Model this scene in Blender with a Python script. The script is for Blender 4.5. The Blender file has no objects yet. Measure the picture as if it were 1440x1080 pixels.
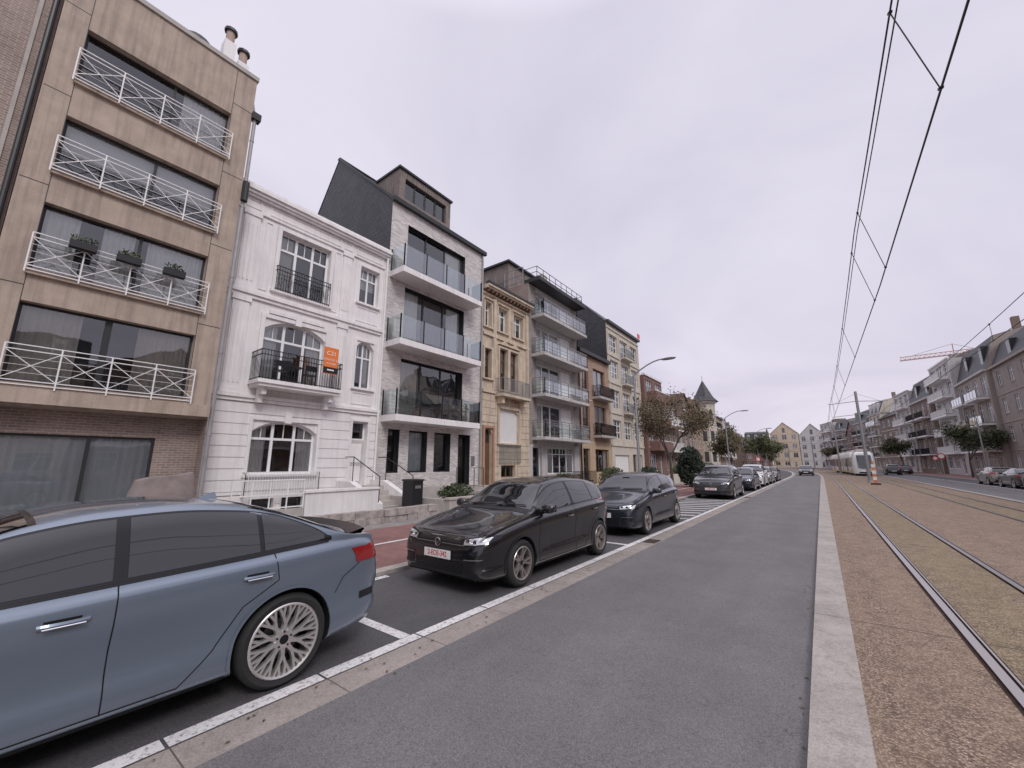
import bpy, bmesh, math, random
import numpy as np
from mathutils import Vector, Matrix
from mathutils.bvhtree import BVHTree
random.seed(7)
sc=bpy.context.scene
COL=sc.collection

# ------------------------------------------------------------ materials
def nmat(name):
    m=bpy.data.materials.new(name); m.use_nodes=True
    nt=m.node_tree; return m,nt,nt.nodes['Principled BSDF']
def N(nt,t,**k):
    n=nt.nodes.new(t)
    for a,b in k.items(): setattr(n,a,b)
    return n
def sc3(c,k): return (min(1,c[0]*k),min(1,c[1]*k),min(1,c[2]*k),1)
def noise_(nt,vec,scale,detail=4,rough=.6):
    n=N(nt,'ShaderNodeTexNoise'); n.inputs['Scale'].default_value=scale
    n.inputs['Detail'].default_value=detail; n.inputs['Roughness'].default_value=rough
    nt.links.new(vec,n.inputs['Vector']); return n
def ramp_(nt,src,a,b,ca=(0,0,0,1),cb=(1,1,1,1)):
    r=N(nt,'ShaderNodeValToRGB'); r.color_ramp.elements[0].position=a; r.color_ramp.elements[1].position=b
    r.color_ramp.elements[0].color=ca; r.color_ramp.elements[1].color=cb
    nt.links.new(src,r.inputs[0]); return r
def mix_(nt,f,a,b,mode='MIX'):
    n=N(nt,'ShaderNodeMixRGB',blend_type=mode)
    for i,s in ((0,f),(1,a),(2,b)):
        if isinstance(s,(int,float)): n.inputs[i].default_value=s
        elif isinstance(s,tuple): n.inputs[i].default_value=s
        else: nt.links.new(s,n.inputs[i])
    return n
def pmat(name,col,rough=.6,metal=0,var=.12,scale=2.,bump=0,bscale=40,streak=0,coat=0,spec=.5,fine=0,fscale=120):
    m,nt,b=nmat(name)
    tc=N(nt,'ShaderNodeTexCoord'); v=tc.outputs['Object']
    n1=noise_(nt,v,scale)
    r=ramp_(nt,n1.outputs[0],.3,.7,sc3(col,1-var),sc3(col,1+var)); c=r.outputs[0]
    if streak:
        mp=N(nt,'ShaderNodeMapping'); mp.inputs['Scale'].default_value=(5,5,.35); nt.links.new(v,mp.inputs[0])
        n2=noise_(nt,mp.outputs[0],1.2,5); r2=ramp_(nt,n2.outputs[0],.45,.75,(1,1,1,1),(1-streak,1-streak,1-streak*.95,1))
        c=mix_(nt,1.,c,r2.outputs[0],'MULTIPLY').outputs[0]
    if fine:
        n3=noise_(nt,v,fscale,2); r3=ramp_(nt,n3.outputs[0],.3,.7,(1-fine,)*3+(1,),(1+fine,)*3+(1,))
        c=mix_(nt,1.,c,r3.outputs[0],'MULTIPLY').outputs[0]
    nt.links.new(c,b.inputs['Base Color'])
    b.inputs['Roughness'].default_value=rough; b.inputs['Metallic'].default_value=metal
    b.inputs['Coat Weight'].default_value=coat; b.inputs['Coat Roughness'].default_value=.03
    b.inputs['Specular IOR Level'].default_value=spec
    if bump:
        n4=noise_(nt,v,bscale,4); bp=N(nt,'ShaderNodeBump'); bp.inputs['Strength'].default_value=bump; bp.inputs['Distance'].default_value=.02
        nt.links.new(n4.outputs[0],bp.inputs['Height']); nt.links.new(bp.outputs[0],b.inputs['Normal'])
    return m
def brick(name,c1,c2,mo,bw=.22,bh=.068,ms=.01,rough=.85,flat=False,streak=.25):
    m,nt,b=nmat(name)
    tc=N(nt,'ShaderNodeTexCoord'); v=tc.outputs['Object']
    if not flat:
        sp=N(nt,'ShaderNodeSeparateXYZ'); nt.links.new(v,sp.inputs[0])
        ad=N(nt,'ShaderNodeMath',operation='ADD'); nt.links.new(sp.outputs[0],ad.inputs[0]); nt.links.new(sp.outputs[1],ad.inputs[1])
        cb=N(nt,'ShaderNodeCombineXYZ'); nt.links.new(ad.outputs[0],cb.inputs[0]); nt.links.new(sp.outputs[2],cb.inputs[1]); vv=cb.outputs[0]
    else: vv=v
    bt=N(nt,'ShaderNodeTexBrick'); nt.links.new(vv,bt.inputs['Vector'])
    bt.inputs['Scale'].default_value=1; bt.inputs['Brick Width'].default_value=bw; bt.inputs['Row Height'].default_value=bh
    bt.inputs['Mortar Size'].default_value=ms; bt.inputs['Mortar Smooth'].default_value=.2; bt.inputs['Bias'].default_value=0
    bt.inputs['Color1'].default_value=(*c1,1); bt.inputs['Color2'].default_value=(*c2,1); bt.inputs['Mortar'].default_value=(*mo,1)
    n1=noise_(nt,v,1.1,5); r=ramp_(nt,n1.outputs[0],.3,.75,(1.08,1.08,1.08,1),(1-streak,1-streak,1-streak,1))
    c=mix_(nt,1.,bt.outputs[0],r.outputs[0],'MULTIPLY').outputs[0]
    nt.links.new(c,b.inputs['Base Color']); b.inputs['Roughness'].default_value=rough
    bp=N(nt,'ShaderNodeBump'); bp.inputs['Strength'].default_value=.35; bp.inputs['Distance'].default_value=.01; bp.invert=True
    nt.links.new(bt.outputs['Fac'],bp.inputs['Height']); nt.links.new(bp.outputs[0],b.inputs['Normal'])
    return m
def glassmat(name,tint=(.75,.8,.8),boost=1.5,add=.06):
    m=bpy.data.materials.new(name); m.use_nodes=True; nt=m.node_tree; nt.nodes.clear()
    o=N(nt,'ShaderNodeOutputMaterial'); t=N(nt,'ShaderNodeBsdfTransparent'); t.inputs[0].default_value=(*tint,1)
    g=N(nt,'ShaderNodeBsdfGlossy'); g.inputs['Roughness'].default_value=.015; g.inputs[0].default_value=(.95,.97,1,1)
    tc=N(nt,'ShaderNodeTexCoord'); nz=noise_(nt,tc.outputs['Object'],1.1,1); bp=N(nt,'ShaderNodeBump'); bp.inputs['Strength'].default_value=.12; bp.inputs['Distance'].default_value=.05
    nt.links.new(nz.outputs[0],bp.inputs['Height']); nt.links.new(bp.outputs[0],g.inputs['Normal'])
    fr=N(nt,'ShaderNodeFresnel'); fr.inputs[0].default_value=1.5
    ma=N(nt,'ShaderNodeMath',operation='MULTIPLY_ADD'); ma.inputs[1].default_value=boost; ma.inputs[2].default_value=add; ma.use_clamp=True
    nt.links.new(fr.outputs[0],ma.inputs[0]); mx=N(nt,'ShaderNodeMixShader')
    nt.links.new(ma.outputs[0],mx.inputs[0]); nt.links.new(t.outputs[0],mx.inputs[1]); nt.links.new(g.outputs[0],mx.inputs[2]); nt.links.new(mx.outputs[0],o.inputs[0])
    return m
M={}
M['white']=pmat('white_stucco',(.80,.775,.765),.7,var=.05,streak=.16,bump=.06)
M['whitetrim']=pmat('white_trim',(.82,.795,.785),.6,var=.05,streak=.16)
M['whitepaint']=pmat('white_paint',(.8,.79,.78),.4,var=.03)
M['upvc']=pmat('white_window_frame',(.82,.82,.82),.35,var=.02)
M['beige']=pmat('beige_concrete',(.43,.35,.285),.85,var=.14,streak=.38,bump=.15,bscale=60,fine=.15,fscale=60)
M['brickA']=brick('beige_brick',(.34,.25,.21),(.25,.18,.15),(.40,.36,.33))
M['brickL']=brick('light_grey_brick',(.70,.66,.645),(.40,.365,.355),(.60,.57,.555),bw=.26,bh=.06,streak=.12)
M['brickO']=brick('orange_brick',(.42,.26,.18),(.33,.20,.14),(.42,.36,.3))
M['brickR']=brick('red_brick',(.24,.095,.075),(.17,.07,.055),(.28,.24,.22))
M['brickB']=brick('brown_brick',(.24,.155,.12),(.18,.115,.09),(.30,.26,.23))
M['brickG']=brick('grey_brown_brick',(.33,.285,.26),(.26,.22,.20),(.36,.33,.31))
M['cream']=pmat('cream_stone',(.60,.50,.385),.8,var=.16,streak=.4,bump=.1)
M['cream2']=pmat('pale_cream_render',(.58,.53,.45),.8,var=.07,streak=.25)
M['ochre']=pmat('ochre_render',(.50,.37,.25),.8,var=.08,streak=.25)
M['pink']=pmat('terracotta_stone',(.45,.27,.20),.8,var=.15)
M['grey']=pmat('grey_render',(.32,.305,.30),.8,var=.08,streak=.2)
M['lgrey']=pmat('light_grey_render',(.52,.50,.49),.8,var=.07,streak=.25)
M['taupe']=pmat('taupe_render',(.35,.30,.27),.8,var=.08,streak=.2)
M['conc']=pmat('concrete',(.42,.39,.36),.85,var=.14,bump=.1,fine=.1)
M['dark']=pmat('dark_metal',(.025,.026,.028),.45,var=.1)
M['iron']=pmat('black_iron',(.012,.012,.013),.5,var=.1)
M['alu']=pmat('grey_aluminium',(.30,.30,.31),.35,metal=.6,var=.05)
M['zinc']=pmat('zinc_pipe',(.33,.32,.32),.5,metal=.3,var=.15)
M['galv']=pmat('galvanised_steel',(.34,.35,.36),.45,metal=.5,var=.1)
M['slate']=brick('slate_tiles',(.065,.066,.072),(.042,.043,.049),(.012,.012,.013),bw=.3,bh=.22,ms=.014,rough=.5,streak=.2)
M['tile']=brick('clay_roof_tiles',(.17,.09,.07),(.13,.07,.055),(.05,.03,.02),bw=.3,bh=.25,ms=.015)
M['clad']=pmat('weathered_cladding',(.23,.19,.17),.8,var=.2,streak=.35)
M['roofflat']=pmat('bitumen_roof',(.06,.06,.065),.9,var=.2)
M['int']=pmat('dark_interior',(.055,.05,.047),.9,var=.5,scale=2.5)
M['curt']=pmat('sheer_curtain',(.82,.80,.78),.9,var=.05)
M['curtb']=pmat('beige_curtain',(.62,.57,.52),.9,var=.1)
M['curtg']=pmat('grey_blind',(.72,.74,.76),.8,var=.06)
M['glass']=glassmat('window_glass',(.85,.88,.88),1.6,.07)
M['rglass']=glassmat('railing_glass',(.72,.82,.81),1.6,.16)
M['pane']=pmat('far_window_pane',(.06,.065,.075),.05,var=.5,scale=.8,spec=1.)
M['pane2']=pmat('far_window_curtain',(.25,.25,.26),.12,var=.3,scale=1.5,spec=.8)
M['wood']=pmat('brown_wood_door',(.14,.08,.05),.5,var=.2)
M['orange']=pmat('orange_sign',(.78,.20,.04),.5,var=.03)
M['blk']=pmat('black_plastic',(.012,.012,.013),.45,var=.1)
M['cover']=pmat('taupe_cover_cloth',(.24,.20,.19),.8,var=.2,scale=4,bump=.5,bscale=6)
M['stone']=pmat('rough_stone',(.36,.32,.30),.9,var=.35,scale=5,bump=.7,bscale=12)
M['pot']=pmat('chimney_pot',(.4,.3,.25),.8,var=.2)
M['red']=pmat('red_paint',(.6,.04,.03),.4,var=.05)
M['orangep']=pmat('crane_orange',(.62,.25,.12),.5,var=.05)
M['cranep']=pmat('crane_faded_red',(.42,.22,.17),.6,var=.1)
M['leafg']=pmat('green_leaves',(.055,.075,.03),.7,var=.5,scale=2.5)
M['leafb']=pmat('autumn_leaves',(.13,.085,.055),.7,var=.45,scale=2.5)
M['leafd']=pmat('dark_conifer',(.02,.032,.018),.7,var=.5,scale=3)
M['leafo']=pmat('olive_leaves',(.095,.095,.042),.7,var=.5,scale=2.5)
M['bark']=pmat('bark',(.085,.07,.06),.9,var=.3,scale=8,bump=.5,bscale=20)
M['chrome']=pmat('chrome',(.7,.7,.72),.12,metal=1,var=.02)

def asphalt(name,base,warm=0):
    m,nt,b=nmat(name); tc=N(nt,'ShaderNodeTexCoord'); v=tc.outputs['Object']
    f=noise_(nt,v,110,3,.8); r=ramp_(nt,f.outputs[0],.32,.70,sc3(base,.5),sc3(base,1.6))
    vo=N(nt,'ShaderNodeTexVoronoi'); vo.inputs['Scale'].default_value=85; nt.links.new(v,vo.inputs[0])
    sp=ramp_(nt,vo.outputs['Distance'],.0,.3,(1.7,1.62,1.55,1),(1,1,1,1))
    c=mix_(nt,.8,r.outputs[0],sp.outputs[0],'MULTIPLY').outputs[0]
    mp=N(nt,'ShaderNodeMapping'); mp.inputs['Scale'].default_value=(1.2,.1,1); nt.links.new(v,mp.inputs[0])
    w=noise_(nt,mp.outputs[0],1.,4); r2=ramp_(nt,w.outputs[0],.3,.7,(.88,.88,.89,1),(1.1,1.095,1.09,1))
    c=mix_(nt,1.,c,r2.outputs[0],'MULTIPLY').outputs[0]
    p=noise_(nt,v,.9,7,.65); r3=ramp_(nt,p.outputs[0],.35,.7,(.88,.88,.88,1),(1.1,1.09,1.08,1))
    c=mix_(nt,1.,c,r3.outputs[0],'MULTIPLY').outputs[0]
    wv=noise_(nt,v,.55,6,.7); cr=N(nt,'ShaderNodeMath',operation='SUBTRACT'); cr.inputs[1].default_value=.5; nt.links.new(wv.outputs[0],cr.inputs[0])
    ab=N(nt,'ShaderNodeMath',operation='ABSOLUTE'); nt.links.new(cr.outputs[0],ab.inputs[0]); r4=ramp_(nt,ab.outputs[0],.0,.0022,(.75,.75,.75,1),(1,1,1,1))
    c=mix_(nt,1.,c,r4.outputs[0],'MULTIPLY').outputs[0]
    nt.links.new(c,b.inputs['Base Color']); b.inputs['Roughness'].default_value=.75; b.inputs['Specular IOR Level'].default_value=.35
    bp=N(nt,'ShaderNodeBump'); bp.inputs['Strength'].default_value=.5; bp.inputs['Distance'].default_value=.006
    nt.links.new(f.outputs[0],bp.inputs['Height']); nt.links.new(bp.outputs[0],b.inputs['Normal'])
    return m
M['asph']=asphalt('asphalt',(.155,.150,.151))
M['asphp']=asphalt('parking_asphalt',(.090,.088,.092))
def aggregate(name,c1,c2,c3,moss=0,jl=0):
    m,nt,b=nmat(name); tc=N(nt,'ShaderNodeTexCoord'); v=tc.outputs['Object']
    vo=N(nt,'ShaderNodeTexVoronoi'); vo.inputs['Scale'].default_value=72; nt.links.new(v,vo.inputs[0])
    sx=N(nt,'ShaderNodeSeparateColor'); nt.links.new(vo.outputs['Color'],sx.inputs[0])
    r=ramp_(nt,sx.outputs[0],.1,.95,(*c1,1),(*c2,1))
    e=ramp_(nt,vo.outputs['Distance'],.3,.65,(1,1,1,1),(.5,.47,.45,1))
    c=mix_(nt,1.,r.outputs[0],e.outputs[0],'MULTIPLY').outputs[0]
    mp=N(nt,'ShaderNodeMapping'); mp.inputs['Scale'].default_value=(1.8,.35,1); nt.links.new(v,mp.inputs[0])
    w=noise_(nt,mp.outputs[0],1.3,8,.72); rw=ramp_(nt,w.outputs[0],.38,.66)
    c=mix_(nt,mix_(nt,1.,rw.outputs[0],(.6,.6,.6,1),'MULTIPLY').outputs[0],c,(*c3,1)).outputs[0]
    g=noise_(nt,v,5,6,.7); rg=ramp_(nt,g.outputs[0],.35,.65,(.8,.79,.78,1),(1.12,1.12,1.12,1)); c=mix_(nt,1.,c,rg.outputs[0],'MULTIPLY').outputs[0]
    sp=N(nt,'ShaderNodeSeparateXYZ'); nt.links.new(v,sp.inputs[0])
    a=N(nt,'ShaderNodeMath',operation='PINGPONG'); a.inputs[1].default_value=3.0; nt.links.new(sp.outputs[1],a.inputs[0])
    l=N(nt,'ShaderNodeMath',operation='LESS_THAN'); l.inputs[1].default_value=.009; nt.links.new(a.outputs[0],l.inputs[0])
    c=mix_(nt,l.outputs[0],c,(.05,.045,.035,1)).outputs[0]
    nt.links.new(c,b.inputs['Base Color']); b.inputs['Roughness'].default_value=.9
    bp=N(nt,'ShaderNodeBump'); bp.inputs['Strength'].default_value=.6; bp.inputs['Distance'].default_value=.006; bp.invert=True
    nt.links.new(vo.outputs['Distance'],bp.inputs['Height']); nt.links.new(bp.outputs[0],b.inputs['Normal'])
    return m
M['agg']=aggregate('washed_aggregate',(.16,.115,.085),(.50,.38,.285),(.30,.22,.155))
M['aggm']=aggregate('mossy_aggregate',(.16,.12,.08),(.48,.38,.27),(.27,.215,.125))
M['kerb']=pmat('kerb_concrete',(.44,.40,.36),.85,var=.1,scale=1.2,fine=.22,fscale=70,bump=.15)
def jointed(name,col,per,ax=1,var=.12):
    m,nt,b=nmat(name); tc=N(nt,'ShaderNodeTexCoord'); v=tc.outputs['Object']
    n1=noise_(nt,v,1.4,5); r=ramp_(nt,n1.outputs[0],.3,.7,sc3(col,1-var*1.5),sc3(col,1+var))
    n3=noise_(nt,v,90,3); r3=ramp_(nt,n3.outputs[0],.3,.7,(.72,.72,.72,1),(1.2,1.2,1.2,1))
    c=mix_(nt,1.,r.outputs[0],r3.outputs[0],'MULTIPLY').outputs[0]
    n5=noise_(nt,v,9,6,.75); r5=ramp_(nt,n5.outputs[0],.5,.72,(1,1,1,1),(.7,.67,.63,1)); c=mix_(nt,1.,c,r5.outputs[0],'MULTIPLY').outputs[0]
    sp=N(nt,'ShaderNodeSeparateXYZ'); nt.links.new(v,sp.inputs[0])
    a=N(nt,'ShaderNodeMath',operation='PINGPONG'); a.inputs[1].default_value=per/2; nt.links.new(sp.outputs[ax],a.inputs[0])
    l=N(nt,'ShaderNodeMath',operation='LESS_THAN'); l.inputs[1].default_value=.005; nt.links.new(a.outputs[0],l.inputs[0])
    c=mix_(nt,l.outputs[0],c,(.10,.09,.075,1)).outputs[0]
    nt.links.new(c,b.inputs['Base Color']); b.inputs['Roughness'].default_value=.85
    return m
M['gutter']=jointed('gutter_concrete',(.33,.29,.26),1.0)
M['kerbj']=jointed('kerb_concrete_jointed',(.40,.365,.335),3.0)
def paintline():
    m,nt,b=nmat('road_paint'); tc=N(nt,'ShaderNodeTexCoord'); v=tc.outputs['Object']
    n=noise_(nt,v,28,6,.8); r=ramp_(nt,n.outputs[0],.38,.48,(.25,.24,.23,1),(.78,.76,.75,1))
    n2=noise_(nt,v,2.,4); r2=ramp_(nt,n2.outputs[0],.3,.7,(.82,.82,.82,1),(1,1,1,1))
    c=mix_(nt,1.,r.outputs[0],r2.outputs[0],'MULTIPLY').outputs[0]
    nt.links.new(c,b.inputs['Base Color']); b.inputs['Roughness'].default_value=.6; return m
M['line']=paintline()
M['redpave']=brick('red_paving',(.30,.145,.13),(.23,.115,.105),(.17,.12,.10),bw=.22,bh=.11,ms=.008,flat=True,streak=.3)
M['greypave']=brick('grey_paving',(.30,.275,.26),(.25,.23,.22),(.13,.12,.11),bw=.3,bh=.3,ms=.01,flat=True,streak=.3)
M['ground']=pmat('ground_surface',(.22,.20,.185),.9,var=.2,scale=.5,fine=.2)
def railm():
    m,nt,b=nmat('rail_steel'); b.inputs['Base Color'].default_value=(.5,.46,.44,1); b.inputs['Metallic'].default_value=.9; b.inputs['Roughness'].default_value=.25; return m
M['rail']=railm(); M['rust']=pmat('rusty_rail_side',(.09,.055,.04),.9,var=.3,scale=10)

# ------------------------------------------------------------ mesh builder
class MB:
    def __init__(s): s.v=[];s.f=[];s.mi=[];s.mats=[]
    def k(s,mat):
        if isinstance(mat,str): mat=M[mat]
        if mat not in s.mats: s.mats.append(mat)
        return s.mats.index(mat)
    def poly(s,pts,mat):
        n=len(s.v); s.v+= [tuple(p) for p in pts]; s.f.append(tuple(range(n,n+len(pts)))); s.mi.append(s.k(mat))
    def faces(s,vs,fs,mat):
        n=len(s.v); k=s.k(mat); s.v+=[tuple(p) for p in vs]
        for f in fs: s.f.append(tuple(i+n for i in f)); s.mi.append(k)
    def box(s,x0,x1,y0,y1,z0,z1,mat):
        vs=[(x0,y0,z0),(x1,y0,z0),(x1,y1,z0),(x0,y1,z0),(x0,y0,z1),(x1,y0,z1),(x1,y1,z1),(x0,y1,z1)]
        s.faces(vs,[(3,2,1,0),(4,5,6,7),(0,1,5,4),(1,2,6,5),(2,3,7,6),(3,0,4,7)],mat)
    def tube(s,p0,p1,r,mat,n=6,r2=None,cap=True):
        p0=Vector(p0);p1=Vector(p1); d=p1-p0
        if d.length<1e-6: return
        r2=r if r2 is None else r2
        a=d.orthogonal().normalized(); b=d.normalized().cross(a)
        vs=[]
        for p,rr in ((p0,r),(p1,r2)):
            for i in range(n):
                t=2*math.pi*(i+.5)/n; vs.append(p+a*math.cos(t)*rr+b*math.sin(t)*rr)
        fs=[(i,(i+1)%n,n+(i+1)%n,n+i) for i in range(n)]
        if cap: fs+= [tuple(range(n-1,-1,-1)),tuple(range(n,2*n))]
        s.faces(vs,fs,mat)
    def path(s,pts,r,mat,n=6):
        for a,b in zip(pts[:-1],pts[1:]): s.tube(a,b,r,mat,n)
    def beam(s,p0,p1,w,h,mat):
        p0=Vector(p0);p1=Vector(p1); d=(p1-p0).normalized()
        up=Vector((0,0,1)) if abs(d.z)<.95 else Vector((0,1,0))
        a=d.cross(up).normalized()*w/2; b=a.cross(d).normalized()*h/2
        vs=[p+q for p in (p0,p1) for q in (-a-b,a-b,a+b,-a+b)]
        s.faces(vs,[(0,1,2,3),(7,6,5,4),(0,4,5,1),(1,5,6,2),(2,6,7,3),(3,7,4,0)],mat)
    def lathe(s,prof,mat,M4=None,n=32,close=False):
        vs=[];fs=[];k=len(prof)
        for i in range(n):
            t=2*math.pi*i/n
            for h,r in prof:
                p=Vector((r*math.cos(t),r*math.sin(t),h)); vs.append(M4@p if M4 else p)
        for i in range(n):
            j=(i+1)%n
            for q in range(k-1): fs.append((i*k+q,j*k+q,j*k+q+1,i*k+q+1))
        s.faces(vs,fs,mat)
    def make(s,name,parent=None,smooth=False,loc=(0,0,0),bevel=0):
        me=bpy.data.meshes.new(name); me.from_pydata(s.v,[],s.f)
        for m in s.mats: me.materials.append(m)
        me.polygons.foreach_set('material_index',s.mi); me.update()
        if smooth:
            me.polygons.foreach_set('use_smooth',[True]*len(me.polygons)); me.set_sharp_from_angle(angle=math.radians(smooth))
        o=bpy.data.objects.new(name,me); COL.objects.link(o); o.location=loc
        if parent: o.parent=parent
        return o
def empty(name,loc=(0,0,0),rot=0):
    e=bpy.data.objects.new(name,None); e.location=loc; e.rotation_euler=(0,0,rot); e.empty_display_size=.3; COL.objects.link(e); return e
class Bld:
    def __init__(s,name,x,y,rot=90): s.e=empty(name,(x,y,0),math.radians(rot)); s.parts={}
    def p(s,n):
        if n not in s.parts: s.parts[n]=MB()
        return s.parts[n]
    def done(s):
        for n,m in s.parts.items():
            if m.f: m.make(n,s.e)
        return s.e

def wall(mb,x0,x1,z0,z1,ops,mat,y=0.,rev=.2,rmat=None):
    rmat=rmat or mat
    ops=[o[:4] for o in ops]
    xs=sorted({x0,x1}|{o[0] for o in ops}|{o[1] for o in ops}); zs=sorted({z0,z1}|{o[2] for o in ops}|{o[3] for o in ops})
    xs=[x for x in xs if x0<=x<=x1]; zs=[z for z in zs if z0<=z<=z1]
    for a,b in zip(xs[:-1],xs[1:]):
        for c,d in zip(zs[:-1],zs[1:]):
            mx,mz=(a+b)/2,(c+d)/2
            if any(o[0]<mx<o[1] and o[2]<mz<o[3] for o in ops): continue
            mb.poly([(a,y,c),(b,y,c),(b,y,d),(a,y,d)],mat)
    for a,b,c,d in ops:
        e=y+rev
        mb.poly([(a,y,c),(a,e,c),(a,e,d),(a,y,d)],rmat); mb.poly([(b,y,c),(b,y,d),(b,e,d),(b,e,c)],rmat)
        mb.poly([(a,y,c),(b,y,c),(b,e,c),(a,e,c)],rmat); mb.poly([(a,y,d),(a,e,d),(b,e,d),(b,y,d)],rmat)
def archfill(b,x0,x1,zt,h,mat,y=0.,rev=.2,fm=None,n=12):
    mb=b.p('walls'); xc=(x0+x1)/2; w=(x1-x0)/2
    z=lambda x: zt-h*((x-xc)/w)**2*(.75+.25*((x-xc)/w)**2)
    for i in range(n):
        a=x0+(x1-x0)*i/n; c=x0+(x1-x0)*(i+1)/n
        mb.poly([(a,y-.002,z(a)),(c,y-.002,z(c)),(c,y-.002,zt+.001),(a,y-.002,zt+.001)],mat)
        mb.poly([(a,y,z(a)),(a,y+rev,z(a)),(c,y+rev,z(c)),(c,y,z(c))],mat)
        if fm: b.p('windows').poly([(a,y+rev-.03,z(a)-.08),(c,y+rev-.03,z(c)-.08),(c,y+rev-.03,z(c)),(a,y+rev-.03,z(a))],fm)
def window(b,x0,x1,z0,z1,y=.18,cols=2,tr=None,fm='upvc',fw=.06,cur=None,mh=0,mun=0):
    w=b.p('windows'); d=.06
    w.box(x0,x0+fw,y,y+d,z0,z1,fm); w.box(x1-fw,x1,y,y+d,z0,z1,fm)
    w.box(x0+fw,x1-fw,y,y+d,z1-fw,z1,fm); w.box(x0+fw,x1-fw,y,y+d,z0,z0+fw,fm)
    fr=cols if isinstance(cols,(list,tuple)) else [i/cols for i in range(1,cols)]
    for t in fr:
        x=x0+(x1-x0)*t; w.box(x-fw*.6,x+fw*.6,y-.006,y+d,z0+fw,z1-fw,fm)
    if tr:
        for t in (tr if isinstance(tr,(list,tuple)) else [tr]):
            z=z0+(z1-z0)*t; w.box(x0+fw,x1-fw,y-.003,y+d-.003,z-fw*.55,z+fw*.55,fm)
    if mun:
        top=z1; bot=z0+(z1-z0)*(tr if tr and not isinstance(tr,(list,tuple)) else .7)
        for i in range(1,mun):
            x=x0+(x1-x0)*i/mun; w.box(x-.012,x+.012,y+.005,y+d-.01,bot,top,fm)
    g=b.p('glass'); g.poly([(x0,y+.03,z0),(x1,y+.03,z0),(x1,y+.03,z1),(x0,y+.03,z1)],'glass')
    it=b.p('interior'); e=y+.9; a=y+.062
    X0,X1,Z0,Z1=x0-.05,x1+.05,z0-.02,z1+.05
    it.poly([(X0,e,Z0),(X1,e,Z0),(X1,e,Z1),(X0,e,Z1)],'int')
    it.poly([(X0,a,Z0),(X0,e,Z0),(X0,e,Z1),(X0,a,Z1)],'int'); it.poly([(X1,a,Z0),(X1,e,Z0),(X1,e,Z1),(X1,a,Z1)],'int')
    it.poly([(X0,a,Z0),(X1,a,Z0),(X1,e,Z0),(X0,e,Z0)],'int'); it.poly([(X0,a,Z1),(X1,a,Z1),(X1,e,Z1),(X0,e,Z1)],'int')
    def pleat(a,c,zl,zh,mt,dep=.09,st=.05):
        n=max(2,int((c-a)/st)); px=a;pd=0
        for i in range(1,n+1):
            nx=a+(c-a)*i/n; nd=(i%2)*.035+random.uniform(-.01,.01)
            it.poly([(px,y+dep+pd,zl),(nx,y+dep+nd,zl),(nx,y+dep+nd,zh),(px,y+dep+pd,zh)],mt); px,pd=nx,nd
    W=x1-x0
    if cur=='full': pleat(x0+.02,x1-.02,z0+.03,z1-.02,'curt')
    elif cur=='fullb': pleat(x0+.02,x1-.02,z0+.03,z1-.02,'curtb')
    elif cur=='sides':
        pleat(x0+.02,x0+W*.26,z0+.03,z1-.02,'curt'); pleat(x1-W*.26,x1-.02,z0+.03,z1-.02,'curt')
    elif cur=='left': pleat(x0+.02,x0+W*.3,z0+.03,z1-.02,'curtb')
    elif cur=='right': pleat(x1-W*.35,x1-.02,z0+.03,z1-.02,'curt')
    elif cur=='wide': pleat(x0+.02,x0+W*.2,z0+.03,z1-.02,'curt'); pleat(x0+W*.33,x0+W*.52,z0+.03,z1-.02,'curt'); pleat(x1-W*.40,x1-.02,z0+.03,z1-.02,'curt')
    elif cur=='sidesb':
        pleat(x0+.02,x0+W*.32,z0+.03,z1-.02,'curtb'); pleat(x1-W*.36,x1-.02,z0+.03,z1-.02,'curtb')
    elif cur=='half': it.poly([(x0,y+.15,z0+(z1-z0)*.45),(x1,y+.15,z0+(z1-z0)*.45),(x1,y+.15,z1),(x0,y+.15,z1)],'curt')
    elif cur=='blind':
        pleat(x0+.02,x1-.02,z0+.03,z1-.02,'curtg',.08,.08)
def bars(mb,pts,z0,z1,sp,mat,r=.008,rail=.02,posts=True,mid=None):
    for a,b in zip(pts[:-1],pts[1:]):
        L=math.dist(a,b); n=max(1,int(L/sp))
        for i in range(n+1):
            t=i/n; x=a[0]+(b[0]-a[0])*t; y=a[1]+(b[1]-a[1])*t
            mb.box(x-r,x+r,y-r,y+r,z0,z1,mat)
        for z in [z0+.05,z1]+([mid] if mid else []): mb.beam((a[0],a[1],z),(b[0],b[1],z),rail*1.6,rail,mat)
def body(b,W,H,D,mat,y=0.,rm='roofflat',top=True,z0=0.):
    w=b.p('walls'); e=.004
    w.poly([(e,y,z0),(e,y+D,z0),(e,y+D,H),(e,y,H)],mat); w.poly([(W-e,y,z0),(W-e,y+D,z0),(W-e,y+D,H),(W-e,y,H)],mat)
    w.poly([(0,y+D,z0),(W,y+D,z0),(W,y+D,H),(0,y+D,H)],mat)
    if top: b.p('roof').poly([(0,y,H-.02),(W,y,H-.02),(W,y+D,H-.02),(0,y+D,H-.02)],rm)
def surround(mb,x0,x1,z0,z1,w,pr,mat,sill=True,y=0.):
    mb.box(x0-w,x0,y-pr,y-.001,z0,z1,mat); mb.box(x1,x1+w,y-pr,y-.001,z0,z1,mat); mb.box(x0-w,x1+w,y-pr-.004,y-.001,z1,z1+w,mat)
    if sill: mb.box(x0-w-.04,x1+w+.04,y-pr-.06,y+.1,z0-.09,z0-.002,mat)
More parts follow.
